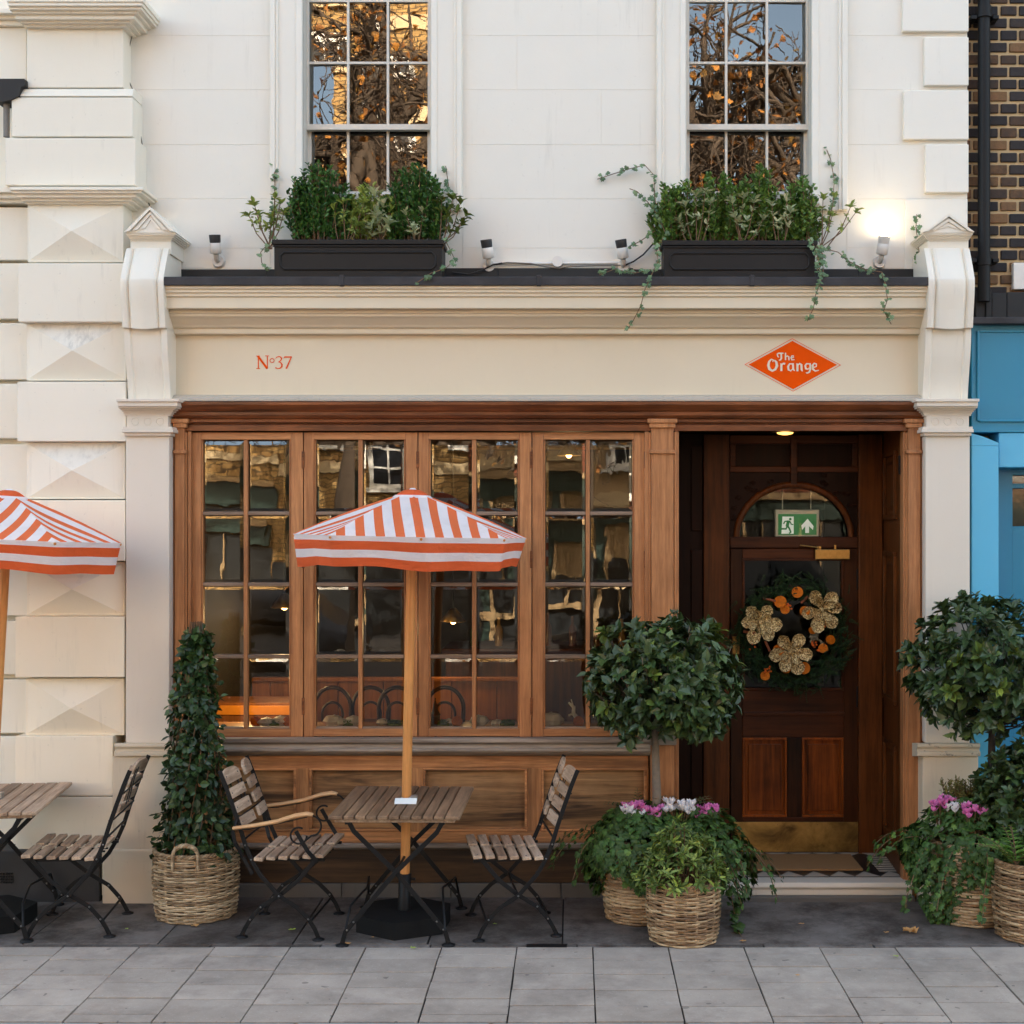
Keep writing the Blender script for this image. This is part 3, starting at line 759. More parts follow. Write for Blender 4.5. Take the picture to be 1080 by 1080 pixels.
# ---------- stone pilasters with consoles
def stone_pilaster(p0, p1, side):
    # side = +1: return visible on the right (left pilaster); -1: the other one
    r = MB(); y0 = -.12
    r.pbox(p0, p1, 459, 784, y0, .11)
    o = r.build('stone_pilaster', M['pil'], shop, bev=.006)
    c = MB()
    e0, e1 = p0-9, p1+9
    c.pbox(e0-1, e1+1, 420.5, 423.5, -.225, .11); c.pbox(e0+.5, e1-.5, 423.5, 428.5, -.212, .11)
    n = 5
    for i in range(n):
        t_ = i/n
        k = 7*math.sin(t_*PI/2); c.pbox(e0+1+k, e1-1-k, 428.5+i*2, 430.5+i*2, -.205+.07*math.sin((t_+.1)*PI/2), .11)
    c.pbox(p0+1, p1-1, 438.5, 450.2, -.132, .11)
    c.pbox(p0-3, p1+3, 450, 452.5, -.16, .11); c.pbox(p0-4, p1+4, 452.5, 456, -.165, .11); c.pbox(p0-1.5, p1+1.5, 456, 459.5, -.145, .11)
    mid = (p0+p1)/2
    for k in (-1, 0, 1):
        xc, zc = X(mid+k*13, -.13), Z(444.5, -.13)
        c.tube([(xc+.022*math.cos(a), -.132, zc+.022*math.sin(a)) for a in [2*PI*i/20 for i in range(21)]], .0035, 6, 0, False)
    c.build('capital', M['pil'], o, bev=.003)
    d = MB()
    d.pprofx(p0-10, p1+5 if side > 0 else p1+9, [(-.15, 783.5), (-.18, 784.5), (-.185, 787.5), (-.17, 790), (-.17, 792), (-.19, 793), (-.19, 797.5), (.1, 797.5), (.1, 783.5)])
    d.build('base_moulding', M['pil_flake'], o, bev=.003)
    d = MB(); d.pbox(p0-14 if side > 0 else p0-3, p1+3 if side > 0 else p1+9, 797.6, 896, -.165, .1); d.build('pedestal', M['pil_worn'], o, bev=.006)
    d = MB(); d.pbox(p0-25 if side > 0 else p0-4, p1+4 if side > 0 else p1+12, 896, 958, -.18, .1); d.build('plinth', M['pil_worn'], o, bev=.01)
    # console
    q0, q1 = p0-1, p1-2
    if side < 0: q0, q1 = p0, p1+1
    w = X(q1, -.2) - X(q0, -.2); xc = (X(q0, -.2)+X(q1, -.2))/2
    prf = []
    def seg(pts, n):
        for i in range(n+1):
            u = i/n; k = u*(len(pts)-1); j = min(int(k), len(pts)-2); f_ = k-j
            # catmull
            P0 = pts[max(j-1, 0)]; P1 = pts[j]; P2 = pts[j+1]; P3 = pts[min(j+2, len(pts)-1)]
            def cr(a, b_, c_, d_): return .5*((2*b_)+(-a+c_)*f_+(2*a-5*b_+4*c_-d_)*f_*f_+(-a+3*b_-3*c_+d_)*f_**3)
            prf.append((cr(*[p[0] for p in (P0, P1, P2, P3)]), cr(*[p[1] for p in (P0, P1, P2, P3)])))
    seg([(-.165, 262), (-.185, 266), (-.235, 280), (-.272, 291.5), (-.282, 297), (-.276, 310), (-.255, 330), (-.242, 345.5)], 18)
    nb = len(prf)
    seg([(-.208, 346), (-.205, 356), (-.190, 374), (-.160, 395), (-.142, 410), (-.132, 420.5)], 12)
    nx = 25; g = MB(); vs = []
    for k, (yy, py) in enumerate(prf):
        for i in range(nx):
            u = i/(nx-1)
            if k < nb: off = -.016*math.sin(PI*min(max((u-.17)/.66, 0), 1)) + (.020*max(0, 1-abs(u-.17)/.05)) + (.020*max(0, 1-abs(u-.83)/.05)) - .004*math.sin(PI*max(0, min(1, u/.15)))
            else: off = .012*(1 if .16 < u < .84 else 0) - .006*math.sin(PI*min(max((u-.17)/.66, 0), 1))
            zz = Z(py, yy) + (-.012*math.sin(PI*min(max((u-.17)/.66, 0), 1)) if nb-4 < k < nb else 0)
            vs.append((xc + (u-.5)*w, yy+off, zz))
    K = len(prf)
    fs = [(k*nx+i, (k+1)*nx+i, (k+1)*nx+i+1, k*nx+i+1) for k in range(K-1) for i in range(nx-1)]
    base = len(vs)
    for k, (yy, py) in enumerate(prf): vs += [(xc-.5*w, .1, Z(py, yy)), (xc+.5*w, .1, Z(py, yy))]
    for k in range(K-1):
        fs.append((k*nx, base+2*k, base+2*k+2, (k+1)*nx)); fs.append((k*nx+nx-1, (k+1)*nx+nx-1, base+2*k+3, base+2*k+1))
    fs.append(tuple([i for i in range(nx)] + [base+1, base])); 
    g.add(vs, fs, 0, False)
    co = g.build('console_bracket', M['console'], o)
    # neck, cap and pediment
    h = MB(); m2 = (q0+q1)/2 + (5 if side > 0 else 0)
    hw = 21.5
    h.pbox(m2-hw, m2+hw, 253, 268, -.155, YW)
    for i in range(5): h.pbox(m2-hw-1.2*i, m2+hw+1.2*i, 252.5-1.7*i, 254.4-1.7*i, -.16-.010*i, YW)
    yP = -.205; hw2 = 27
    apex = 218.5 if side > 0 else 225.5
    bs = 245.5
    h.prism([(X(m2-hw2, yP), Z(bs, yP)), (X(m2+hw2, yP), Z(bs, yP)), (X(m2, yP), Z(apex, yP))], yP, YW, 'y')
    # raking mouldings
    for k, (i0, pr) in enumerate(((0, .022), (5, .012), (10, .006))):
        A = [(X(m2-hw2+i0*1.6, yP), Z(bs-i0*.35, yP)), (X(m2, yP), Z(apex+i0*1.0, yP)), (X(m2+hw2-i0*1.6, yP), Z(bs-i0*.35, yP))]
        i1 = i0 + 3.5
        B = [(X(m2-hw2+i1*1.6, yP), Z(bs-i1*.35, yP)), (X(m2, yP), Z(apex+i1*1.0, yP)), (X(m2+hw2-i1*1.6, yP), Z(bs-i1*.35, yP))]
        for s_ in (0, 1):
            h.prism([A[s_], A[s_+1], B[s_+1], B[s_]], yP-pr, yP+.004+.001*s_, 'y')
    h.build('pediment', M['console'], o, bev=.003)
stone_pilaster(132.5, 178.5, 1)
stone_pilaster(976, 1023, -1)
# ---------- porch
PY = .70
b = MB()
px0, px1 = 1.025, X(931, PY)+.004
zc = Z(449, 0)
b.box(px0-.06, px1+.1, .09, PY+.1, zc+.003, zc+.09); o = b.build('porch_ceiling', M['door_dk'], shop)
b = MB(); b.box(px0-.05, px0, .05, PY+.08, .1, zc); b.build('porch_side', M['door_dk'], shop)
# right reveal: folded back door leaf with panels
rv = MB(); xv0 = X(952, 0)
xv1 = px1
rv.add([(xv0, .06, .1), (xv1, PY, .1), (xv1, PY, zc), (xv0, .06, zc), (xv0+.08, .06, .1), (xv1+.08, PY, .1), (xv1+.08, PY, zc), (xv0+.08, .06, zc)], [(0,1,2,3), (4,7,6,5), (0,4,5,1), (3,2,6,7), (0,3,7,4), (1,5,6,2)])
rvo = rv.build('porch_reveal', M['door_v'], shop)
def rvp(t_, z, inn=0.0): # point on the reveal
    return (xv0 + (xv1-xv0)*t_ - inn, .06 + (PY-.06)*t_, z)
m = MB()
for za, zb_ in ((Z(548, .3), Z(476, .3)), (Z(742, .3), Z(582, .3)), (Z(885, .3), Z(784, .3))):
    for (t0, t1, z0, z1) in ((.18, .84, za, za+.03), (.18, .84, zb_-.03, zb_), (.18, .23, za+.03, zb_-.03), (.79, .84, za+.03, zb_-.03)):
        vs = [rvp(t0, z0), rvp(t1, z0), rvp(t1, z1), rvp(t0, z1), rvp(t0, z0, .022), rvp(t1, z0, .022), rvp(t1, z1, .022), rvp(t0, z1, .022)]
        m.add(vs, [(0,3,2,1), (4,5,6,7), (0,1,5,4), (1,2,6,5), (2,3,7,6), (3,0,4,7)])
    vs = [rvp(.29, za+.06, 0), rvp(.73, za+.06, 0), rvp(.73, zb_-.06, 0), rvp(.29, zb_-.06, 0), rvp(.33, za+.085, .012), rvp(.69, za+.085, .012), rvp(.69, zb_-.085, .012), rvp(.33, zb_-.085, .012)]
    m.add(vs, [(4,5,6,7), (0,1,5,4), (1,2,6,5), (2,3,7,6), (3,0,4,7)])
m.build('reveal_panel', M['door_v'], rvo, bev=.003)
m = MB()
for py in (490, 700): m.box(xv0-.012, xv0+.02, .045, .062, Z(py+10, 0), Z(py-10, 0))
split_build(m, 'hinge', M['steel'], rvo)
b = MB(); b.pbox(952.5, 955.5, 455, 950, -.02, .06); b.build('door_jamb', M['wood_v'], shop, bev=.003)
b = MB(); b.pbox(711.5, 716, 455, 946, -.03, .06); b.build('door_jamb', M['wood_v'], shop, bev=.003)
# back wall of the porch
bw = MB()
bw.box(px0-.05, X(742, PY), PY+.02, PY+.08, .1, zc)
bw.pbox(729, 741, 470, 560, PY+.008, PY+.03); bw.pbox(729, 741, 580, 890, PY+.008, PY+.03)
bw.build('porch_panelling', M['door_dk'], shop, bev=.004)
b = MB(); b.pbox(742, 769.5, 458, 900, PY-.01, PY+.08); b.pbox(905.5, 931, 458, 902, PY-.02, PY+.08)
b.build('door_post', M['door_v'], shop, bev=.006)
# fanlight frame: spandrel with a round arch
cxp, ryt, rxp, base = 837.5, 55, 60.5, 566
ya = PY
arch = MB()
na = 24
ins = [(X(cxp+rxp*math.cos(PI-PI*i/na), ya), Z(base-ryt*math.sin(PI*i/na), ya)) for i in range(na+1)]
zt2 = Z(497, ya); xa, xb = X(769.8, ya), X(905.2, ya)
half1 = [(xa, Z(base, ya))] + ins[:na//2+1] + [(X(cxp, ya), zt2), (xa, zt2)]
half2 = [(xb, Z(base, ya)), (xb, zt2), (X(cxp, ya), zt2)] + ins[na//2:]
arch.prism(half1, ya+.012, ya+.07, 'y'); arch.prism(half2, ya+.012, ya+.07, 'y')
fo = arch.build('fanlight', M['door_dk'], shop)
m = MB(); m.tube([(p[0], ya+.010, p[1]) for p in ins], .022, 8, 0, True, up=(0,1,0)); m.build('arch_moulding', M['door_v'], fo)
m = MB(); m.pbox(834, 841, 462, 511, ya-.012, ya+.03)
m.pbox(770, 905, 459, 468, ya+.0, ya+.05); m.pbox(770, 905, 492, 498, ya-.004, ya+.05)
m.pbox(770, 776, 468, 492, ya+.004, ya+.05); m.pbox(899, 905, 468, 492, ya+.004, ya+.05)
m.build('arch_frieze', M['door_h'], fo, bev=.004)
m = MB(); m.pbox(770, 905, 460, 497, ya+.035, ya+.07); m.build('frieze_panel', M['door_dk'], fo)
m = MB() # carved leaf scrolls in the spandrels
for sx in (-1, 1):
    for k in range(9):
        a = rnd.uniform(.25, 1.2); rr = rnd.uniform(66, 78)
        cxx, cyy = cxp + sx*rr*math.cos(a), base - rr*math.sin(a)*.92
        if abs(cxx-cxp) > 64 or cyy < 500: continue
        m.ball((X(cxx, ya), ya+.012, Z(cyy, ya)), .022, .008, .014, 8, 0, .15, rnd)
split_build(m, 'carving', M['door_dk'], fo)
m = MB(); m.add([(p[0], ya+.045, p[1]) for p in ins], [tuple(range(na+1))]); m.build('glass', M['glass_door'], fo, recalc=False)
b = MB(); b.pbox(770, 905, 566.3, 578, ya-.008, ya+.06); b.build('transom', M['door_h'], shop, bev=.005)
# door leaf
yd_ = PY + .005
d = MB()
d.pbox(770.5, 783, 578.5, 899, yd_, yd_+.05, 0); d.pbox(890, 904.8, 578.5, 899, yd_, yd_+.05, 0)
d.pbox(783, 890, 578.5, 589, yd_+.001, yd_+.05, 1); d.pbox(783, 890, 728, 778, yd_+.001, yd_+.05, 1); d.pbox(783, 890, 862, 899, yd_+.001, yd_+.05, 1)
d.pbox(830, 846, 778, 862, yd_+.0005, yd_+.05, 0)
d.pbox(784, 891, 751, 755, yd_-.010, yd_+.01, 1)
door = d.build('front_door', [M['door_f'], M['door_h']], shop, bev=.004)
for a, c in ((783, 830), (846, 890)):
    m = MB(); m.pbox(a, c, 778, 862, yd_+.022, yd_+.045)
    for q in ((a, c, 778, 780.5), (a, c, 859.5, 862)): m.pbox(*q, yd_-.006, yd_+.03)
    for q in ((a, a+2.5, 780.5, 859.5), (c-2.5, c, 780.5, 859.5)): m.pbox(*q, yd_-.006, yd_+.03)
    m.pbox(a+6, c-6, 785, 855, yd_+.010, yd_+.03)
    m.build('door_panel', M['door_p'], door, bev=.004)
m = MB()
for q in ((783, 890, 589, 591.5), (783, 890, 725.5, 728)): m.pbox(*q, yd_-.006, yd_+.03)
for q in ((783, 785.5, 591.5, 725.5), (887.5, 890, 591.5, 725.5)): m.pbox(*q, yd_-.006, yd_+.03)
m.build('glazing_bead', M['door_h'], door, bev=.003)
m = MB(); m.add([(X(783, yd_), yd_+.02, Z(728, yd_)), (X(890, yd_), yd_+.02, Z(728, yd_)), (X(890, yd_), yd_+.02, Z(589, yd_)), (X(783, yd_), yd_+.02, Z(589, yd_))], [(0,1,2,3)]); m.build('glass', M['glass_door'], door, recalc=False)
m = MB(); m.pbox(774, 905, 867, 898.5, yd_-.006, yd_-.002); m.build('kick_plate', M['brass'], door, bev=.001)
m = MB()
for px in (778, 820, 862, 901):
    for py in (869.5, 896): m.ball((X(px, yd_), yd_-.007, Z(py, yd_)), .004, .003, .004, 6)
split_build(m, 'screw', M['brass_bright'], door)
m = MB(); m.pbox(860, 896.5, 579.5, 590, yd_-.055, yd_-.002); m.build('door_closer', M['brass_bright'], door, bev=.004)
m = MB(); m.pbox(862, 866, 576, 579.5, yd_-.03, yd_-.01); m.pbox(880, 882, 575, 579.5, yd_-.03, yd_-.01); m.tube([(X(863, yd_), yd_-.03, Z(577.5, yd_)), (X(843, yd_), yd_-.03, Z(575, yd_))], .007, 6); m.build('closer_arm', M['brass_bright'], door)
m = MB(); m.pbox(772.5, 780, 671, 690, yd_-.006, yd_-.001); m.build('push_plate', M['brass_bright'], door, bev=.002)
m = MB(); m.pbox(903.6, 905.6, 600, 622, yd_-.008, yd_+.004); m.pbox(903.6, 905.6, 724, 746, yd_-.008, yd_+.004); split_build(m, 'hinge', M['steel'], door)
# hall behind the door
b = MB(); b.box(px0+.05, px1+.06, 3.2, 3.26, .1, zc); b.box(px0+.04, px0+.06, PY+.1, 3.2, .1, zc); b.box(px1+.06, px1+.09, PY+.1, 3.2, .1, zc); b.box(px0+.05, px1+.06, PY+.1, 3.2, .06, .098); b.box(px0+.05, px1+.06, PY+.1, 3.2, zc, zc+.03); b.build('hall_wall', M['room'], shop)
# step and tiled floor
b = MB(); ys = -.12
b.prism([(ys+.005, Z(936, ys)-.012), (ys-.01, Z(934, ys)-.01), (ys, Z(931, ys)), (.06, .098), (.06, .03), (ys+.005, .03)], X(716, 0), X(962, ys), 'x')
b.build('door_step', M['step'], shop, bev=.006)
b = MB(); b.box(X(714, 0), X(964, ys), ys-.03, .06, -.05, .032); b.build('step_base', M['step_low'], shop, bev=.008)
b = MB(); b.box(px0, px1+.05, .065, PY+.01, .05, .0985); fl = b.build('porch_floor', M['tile_b'], shop)
m = MB()
for y0, y1, fl_ in ((.075, .19, 1), (PY-.10, PY-.01, -1)):
    n_ = 9; wd = (px1-px0)/n_
    for k in range(n_):
        a = px0 + k*wd
        tri = [(a+.004, y0), (a+wd-.004, y0), (a+wd/2, y1)] if fl_ > 0 else [(a+.004, y1), (a+wd-.004, y1), (a+wd/2, y0)]
        m.prism(tri, .09, .1012, 'z')
for k in range(7): m.box(px1-.14, px1-.01, .2+k*.058, .2+k*.058+.028, .09, .1012)
m.build('border_tile', M['tile_w'], fl)
# ================================================================== LEFT NEIGHBOUR
lb = thing('rusticated_building', (X(60, 0), 0, 0), 'white stuccoed house with rusticated pier of faceted blocks at the left edge', 'building')
b = MB()
xe = X(133, .1)
b.box(-9, xe-.001, .11, .5, -.1, 11); b.box(-9, xe-.001, .5, 9, -.1, 10.5)
b.build('wall', M['white_old'], lb)
def pier_block(m, p0, p1, q0, q1, yf, pyr=False):
    x0, x1, z0, z1 = X(p0, yf), X(p1, yf), Z(q1, yf)+.003, Z(q0, yf)-.003
    if not pyr: m.box(x0, x1, yf, .12, z0, z1); return
    m.box(x0, x1, yf, .12, z0, z1)
    ax, az = X(77, yf), (z0+z1)/2
    e = .012
    B = [(x0+e, yf-.0005, z0+e), (x1-e, yf-.0005, z0+e), (x1-e, yf-.0005, z1-e), (x0+e, yf-.0005, z1-e)]
    ap = ((x0+x1)/2, yf-.068, az)
    m.add(B + [ap], [(0,1,4), (1,2,4), (3,0,4)]); m.add([B[2], B[3], ap], [(0,1,2)], 1 if q0 in (340, 466, 592) else 0)
blocks = [(29,130,215,277,-.06,1), (19,131,277,340,-.12,0), (28,133,340,402,-.06,1), (18,133,402,466,-.12,0), (28,132,466,527,-.06,1), (18,132,527,592,-.12,0),
          (28,132,592,650,-.06,1), (16,131,650,715,-.12,0), (27,131,715,776,-.06,1), (16,119,776,840,-.10,0), (16,119,840,945,-.10,0)]
m = MB()
for p0, p1, q0, q1, y, py in blocks[:5]: pier_block(m, p0, p1, q0, q1, y, py)
m.build('rusticated_block', [M['white_old'], M['stain']], lb, bev=.005)
m = MB()
for p0, p1, q0, q1, y, py in blocks[5:]: pier_block(m, p0, p1, q0, q1, y, py)
m.build('rusticated_block', [M['white_low'], M['stain']], lb, bev=.005)
m = MB()
pier_block(m, 5, 143, 145, 196, -.10); pier_block(m, 12, 140, 102, 144.5, -.075); pier_block(m, 28, 130, 28, 93, -.04)
yy = -.075
m.prism([(yy, Z(102, yy)+.003), (-.045, Z(93.5, -.045)), (.12, Z(93.5, -.045)), (.12, Z(102, yy)+.003)], X(13, yy), X(139.5, yy), 'x')
m.box(X(28, -.04), X(130, -.04), -.04, .12, Z(-60, 0), Z(-14, 0))
m.build('pedestal', M['white_old'], lb, bev=.006)
m = MB()
for i, (q0, q1, ex, pr) in enumerate(((2, 6, 20, .17), (6.3, 10, 19, .15), (10.3, 14, 15, .125), (14.3, 20, 12, .10), (20.2, 24, 7, .07), (24.2, 28, 3, .04))):
    yq = -.04-pr; m.pbox(28-ex, 130+ex, q0, q1, yq, .12)
m.pbox(28-21, 130+21, -4, 1.8, -.22, .12)
m.build('pier_cornice', M['white_old'], lb, bev=.004); m = MB()
for (q0, q1, ex, pr) in ((197, 200.5, 19, .12), (200.8, 203.5, 17, .105), (203.8, 208, 12, .08), (208.2, 212, 7, .05), (212.2, 215, 3, .025)):
    m.pbox(29-ex, 132+ex, q0, q1, -.06-pr, .12)
m.build('pier_cornice', M['white_old'], lb, bev=.004)
m = MB()
yq = .03
for q0, q1, e in ((28, 85, 25), (218, 275, 28), (277, 337, 18), (340, 401, 28), (404, 463, 17), (468, 527, 28), (530, 590, 18), (594, 650, 27), (654, 712, 15), (716, 774, 26), (776, 840, 15), (840, 950, 15)):
    m.box(-6, X(e+3, yq), yq, .12, Z(q1, yq)+.004, Z(q0, yq)-.004)
for q0, q1, pr in ((197, 203, .10), (203, 209, .07), (209, 214, .04), (8, 14, .1), (14, 20, .06), (20, 27, .03)):
    m.box(-6, X(28, yq-pr), yq-pr, .12, Z(q1, yq-pr)+.001, Z(q0, yq-pr))
m.build('wall_course', M['white_old'], lb, bev=.005)
m = MB(); m.box(-6, X(105, -.14), -.14, .1, -.05, Z(897, -.14)); m.build('dark_plinth', plain('dark_plinth_paint', lin(52,49,48), .7, 0, .3, 12, .2), lb, bev=.008)
m = MB()
for i in range(5):
    for k in range(4): m.box(X(0+i*2.9, -.145), X(1.9+i*2.9, -.145), -.146, -.13, Z(922.5+k*3, -.145), Z(920.6+k*3, -.145))
m.build('air_grille', M['steel'], lb)
# dark hopper at the far left
hp = MB(); yh = -.09
hp.prism([(X(-6, yh), Z(83, yh)), (X(26, yh), Z(83, yh)), (X(26, yh), Z(90, yh)), (X(22, yh), Z(92, yh)), (X(20, yh), Z(101, yh)), (X(12, yh), Z(105, yh)), (X(4, yh), Z(107, yh)), (X(-6, yh), Z(107, yh))], yh, .05, 'y')
hp.build('rain_hopper', M['lead_dark'], lb, bev=.005)
m = MB(); m.tube([(X(9, 0), -.03, Z(105, 0)), (X(9, 0), -.03, Z(146, 0))], .02, 8); m.build('rain_pipe', plain('grey_pipe_paint', lin(120,114,108), .6), lb)
# ================================================================== RIGHT NEIGHBOUR
rb = thing('brick_neighbour', (X(1060, 0), 0, 0), 'dark stock brick house with blue painted shopfront at the right edge', 'building')
xs = xr + .004
b = MB(); b.box(xs, 9, .205, .5, 3.2, 11); b.box(xs, 9, .5, 9, 0, 10.5); b.build('mortar_wall', M['mortar'], rb)
m = MB(); z = Z(338, .19); row = 0
while z < 6.1:
    x = xs + (0 if row % 2 else -.06)
    k = row
    while x < xs+1.5:
        w = .215 if k % 2 else .102
        a, c = max(x, xs+.004), x+w
        if c > a+.02: m.box(a+rnd.uniform(-.002, .002), c+rnd.uniform(-.003, .003), .19+rnd.uniform(-.003, .004), .215, z+rnd.uniform(-.0015, .0015), z+.058+rnd.uniform(-.002, .002))
        x += w+.016; k += 1
    z += .0775; row += 1
m.build('brickwork', M['brick'], rb, bev=.005)
# downpipe
m = MB(); xp = X(1037.5, .13); m.tube([(xp, .125, Z(318, .12)), (xp, .125, 6.4)], .0385, 14)
for py in (12, 275): m.tube([(xp, .125, Z(py+5, .12)), (xp, .125, Z(py-5, .12))], .046, 14)
m.tube([(xp, .125, Z(19, .12)), (xp, .125, Z(16, .12))], .051, 14)
dp = m.build('downpipe', M['steel'], rb)
m = MB()
for py in (19, 275): m.box(xp-.09, xp+.09, .165, .19, Z(py+2.5, .12), Z(py-2.5, .12)); m.box(xp-.088, xp-.05, .10, .17, Z(py+2, .12), Z(py-2, .12)); m.box(xp+.05, xp+.088, .10, .17, Z(py+2, .12), Z(py-2, .12))
split_build(m, 'pipe_bracket', M['steel'], dp, bev=.003)
m = MB(); 
for a, c, q0, q1 in ((1029, 1046, 307, 336), (1046, 1062, 309, 336), (1062, 1090, 308, 336)): m.pbox(a+.2, c-.2, q0, q1, .145, .2)
m.pbox(1040, 1046, 305, 336, .13, .19); m.build('lead_flashing', M['lead_dark'], rb, bev=.004)
m = MB(); m.box(X(1024.5, -.12), 4.4, -.14, .2, Z(341.5, -.13), Z(334.5, -.13)); m.build('lead_ledge', M['lead'], rb, bev=.005)
m = MB(); m.pbox(1069, 1090, 277, 305, .15, .2); m.build('junction_box', M['white_pl'], rb, bev=.004)
m = MB(); yb_ = -.06
m.box(X(1024.6, yb_), 4.3, yb_, .3, Z(456, yb_), Z(341, yb_))
m.build('blue_fascia', M['blue_m'], rb, bev=.004)
m = MB(); x0 = X(1032, yb_)
m.box(x0, 4.2, yb_-.008, yb_+.01, Z(443, yb_), Z(350, yb_)); 
m.build('fascia_panel', M['blue_d'], rb, bev=.003)
m = MB(); m.box(x0-.012, x0+.004, yb_-.018, yb_, Z(444, yb_), Z(349, yb_)); m.box(x0+.004, 4.2, yb_-.018, yb_, Z(445, yb_), Z(442.6, yb_)); m.box(x0+.004, 4.2, yb_-.018, yb_, Z(351, yb_), Z(348.6, yb_)); m.build('panel_moulding', M['blue_m'], rb, bev=.003)
m = MB(); yb2 = -.09
m.box(X(1024.8, yb2), X(1053.5, yb2), yb2, .15, 0, Z(470, yb2))
m.prism([(X(1024.8, yb2), Z(470, yb2)), (X(1053.5, yb2), Z(470, yb2)), (X(1053, yb2), Z(467, yb2)), (X(1037, yb2), Z(460.5, yb2)), (X(1024.8, yb2), Z(457, yb2))], yb2, .1, 'y')
m.build('blue_pilaster', M['blue_l'], rb, bev=.006)
m = MB(); m.box(X(1053.5, -.05), 4.3, -.05, .15, Z(493, -.05), Z(456, -.05)-.002); m.build('blue_lintel', M['blue_l'], rb, bev=.005)
m = MB(); yb3 = .16
m.box(X(1053.5, yb2), X(1067.5, yb3), yb3-.01, .3, 0, Z(493, 0)); m.box(X(1067.5, yb3), 4.3, yb3, .3, 0, Z(555, yb3))
m.box(X(1067.5, yb3), 4.3, yb3, .3, Z(501, yb3), Z(493, -.05)); m.box(X(1067.5, yb3), 4.3, yb3+.01, .3, Z(515, yb3), Z(510, yb3))
m.build('blue_frame', M['blue_d'], rb, bev=.004)
m = MB(); m.box(X(1067.5, yb3), 4.3, .24, .25, Z(556, yb3), Z(493, yb3)); m.build('shop_glass', plain('dark_shop_glass', (.012,.012,.013,1), .05), rb)
m = MB(); m.box(X(1054, .05), 4.3, -.08, .16, 0, .42); m.build('blue_riser', M['blue_d'], rb, bev=.006)

# ================================================================== WALL FITTINGS
def floodlight(px, py, lit, label, tilt=0, yaw=0):
    y = YW
    o = thing('wall_light', (X(px, y), YW-.007, Z(py+14, y)), label, 'wall light', None if lit else 'unlit wall lights above the shopfront')
    x0, z0 = X(px, y), Z(py+14, y)
    m = MB(); m.tube([(x0, YW-.004, z0), (x0, YW-.030, z0)], [.042, .036], 16); m.build('wall_plate', M['white_pl'], o)
    m = MB(); m.tube([(x0, YW-.03, z0), (x0, YW-.06, z0+.01), (x0, YW-.075, z0+.035)], .017, 8)
    dx = math.sin(tilt)
    top = lambda h: (x0+dx*h, YW-.075-h*.25, z0+.035+h)
    m.tube([top(.0), top(.005), top(.06), top(.065)], [.03, .036, .036, .032], 14); m.build('lamp_holder', M['white_pl'], o)
    m = MB(); m.tube([top(.062), top(.07), top(.105), top(.112)], [.030, .034, .036, .036], 14, caps=False)
    if not lit: m.tube([top(.098), top(.1)], [.034, .034], 14)
    m.build('lamp_hood', M['dark_pl'] if not lit else M['white_pl'], o)
    if lit:
        m = MB(); m.tube([top(.085), top(.092), top(.112), top(.122)], [.03, .034, .034, .02], 14); m.build('lamp_lens', emit('lit_lens', lin(255,228,180), 12), o)
        L = bpy.data.lights.new('wall_lamp', 'SPOT'); L.energy = .055; L.color = (1, .80, .52); L.shadow_soft_size = .03; L.spot_size = R(135); L.spot_blend = 1.0
        lo = bpy.data.objects.new('wall_lamp', L); COL.objects.link(lo); lo.location = (x0, YW-.075, z0+.165)
        lo.rotation_euler = (R(180-42), 0, 0)
    return o
floodlight(231, 262, False, 'unlit white wall lamp with dark hood, left of the left planter')
floodlight(516, 267, False, 'unlit white wall lamp with dark hood, just right of the left planter', -.12)
floodlight(657, 267, False, 'unlit white wall lamp with dark hood, tangled in ivy beside the right planter', -.16)
LIT = floodlight(927, 263, True, 'lit wall lamp glowing warm on the white wall', .1)
o = thing('conduit', (X(590, YW), YW-.01, Z(278, YW)), 'thin cream conduit run with round junction box on the white wall', 'conduit')
m = MB(); m.tube([(X(518, YW), YW-.022, Z(279, YW)), (X(655, YW), YW-.022, Z(278, YW))], .009, 8); m.build('pipe', M['white_pl'], o)
m = MB(); m.tube([(X(588, YW), YW-.006, Z(277, YW)), (X(588, YW), YW-.045, Z(277, YW))], [.036, .034], 18); m.build('round_box', M['white_pl'], o)
m = MB(); m.tube([(X(p, YW), YW-.034, Z(q, YW)) for p, q in ((520, 280), (535, 278), (560, 279), (580, 283), (590, 284), (602, 282), (630, 281), (655, 281))], .0045, 6); m.build('loose_cable', M['cable'], o)
m = MB(); m.tube([(X(p, YW), YW-.032, Z(q, YW)) for p, q in ((156, 12), (152, 20), (142, 36), (138, 52), (138, 88), (147, 108), (149, 140), (153, 160), (154, 205), (160, 219), (172, 233), (186, 248), (187, 258), (182, 272), (190, 284))], .0035, 6)
tag(m.build('wall_cable', M['cable'], at=(X(140, YW), YW-.03, Z(200, YW))), 'thin grey cable running down the white wall at the left', 'cable')
m = MB(); m.tube([(X(p, YW), YW-.04, Z(q, YW)) for p, q in ((659, 281), (668, 277), (678, 270), (688, 259), (694, 256))], .005, 6)
tag(m.build('lamp_cable', M['cable_dk'], at=(X(675, YW), YW-.04, Z(277, YW))), 'short black cable looping from ivy-tangled lamp to planter', 'cable')
m = MB(); m.tube([(X(p, YW), YW-.05, Z(q, YW)) for p, q in ((478, 289), (495, 291), (508, 287), (520, 281), (530, 279))], .005, 6)
tag(m.build('lamp_cable', M['cable_dk'], at=(X(500, YW), YW-.04, Z(289, YW))), 'black cable lying on the lead ledge right of the left planter', 'cable')

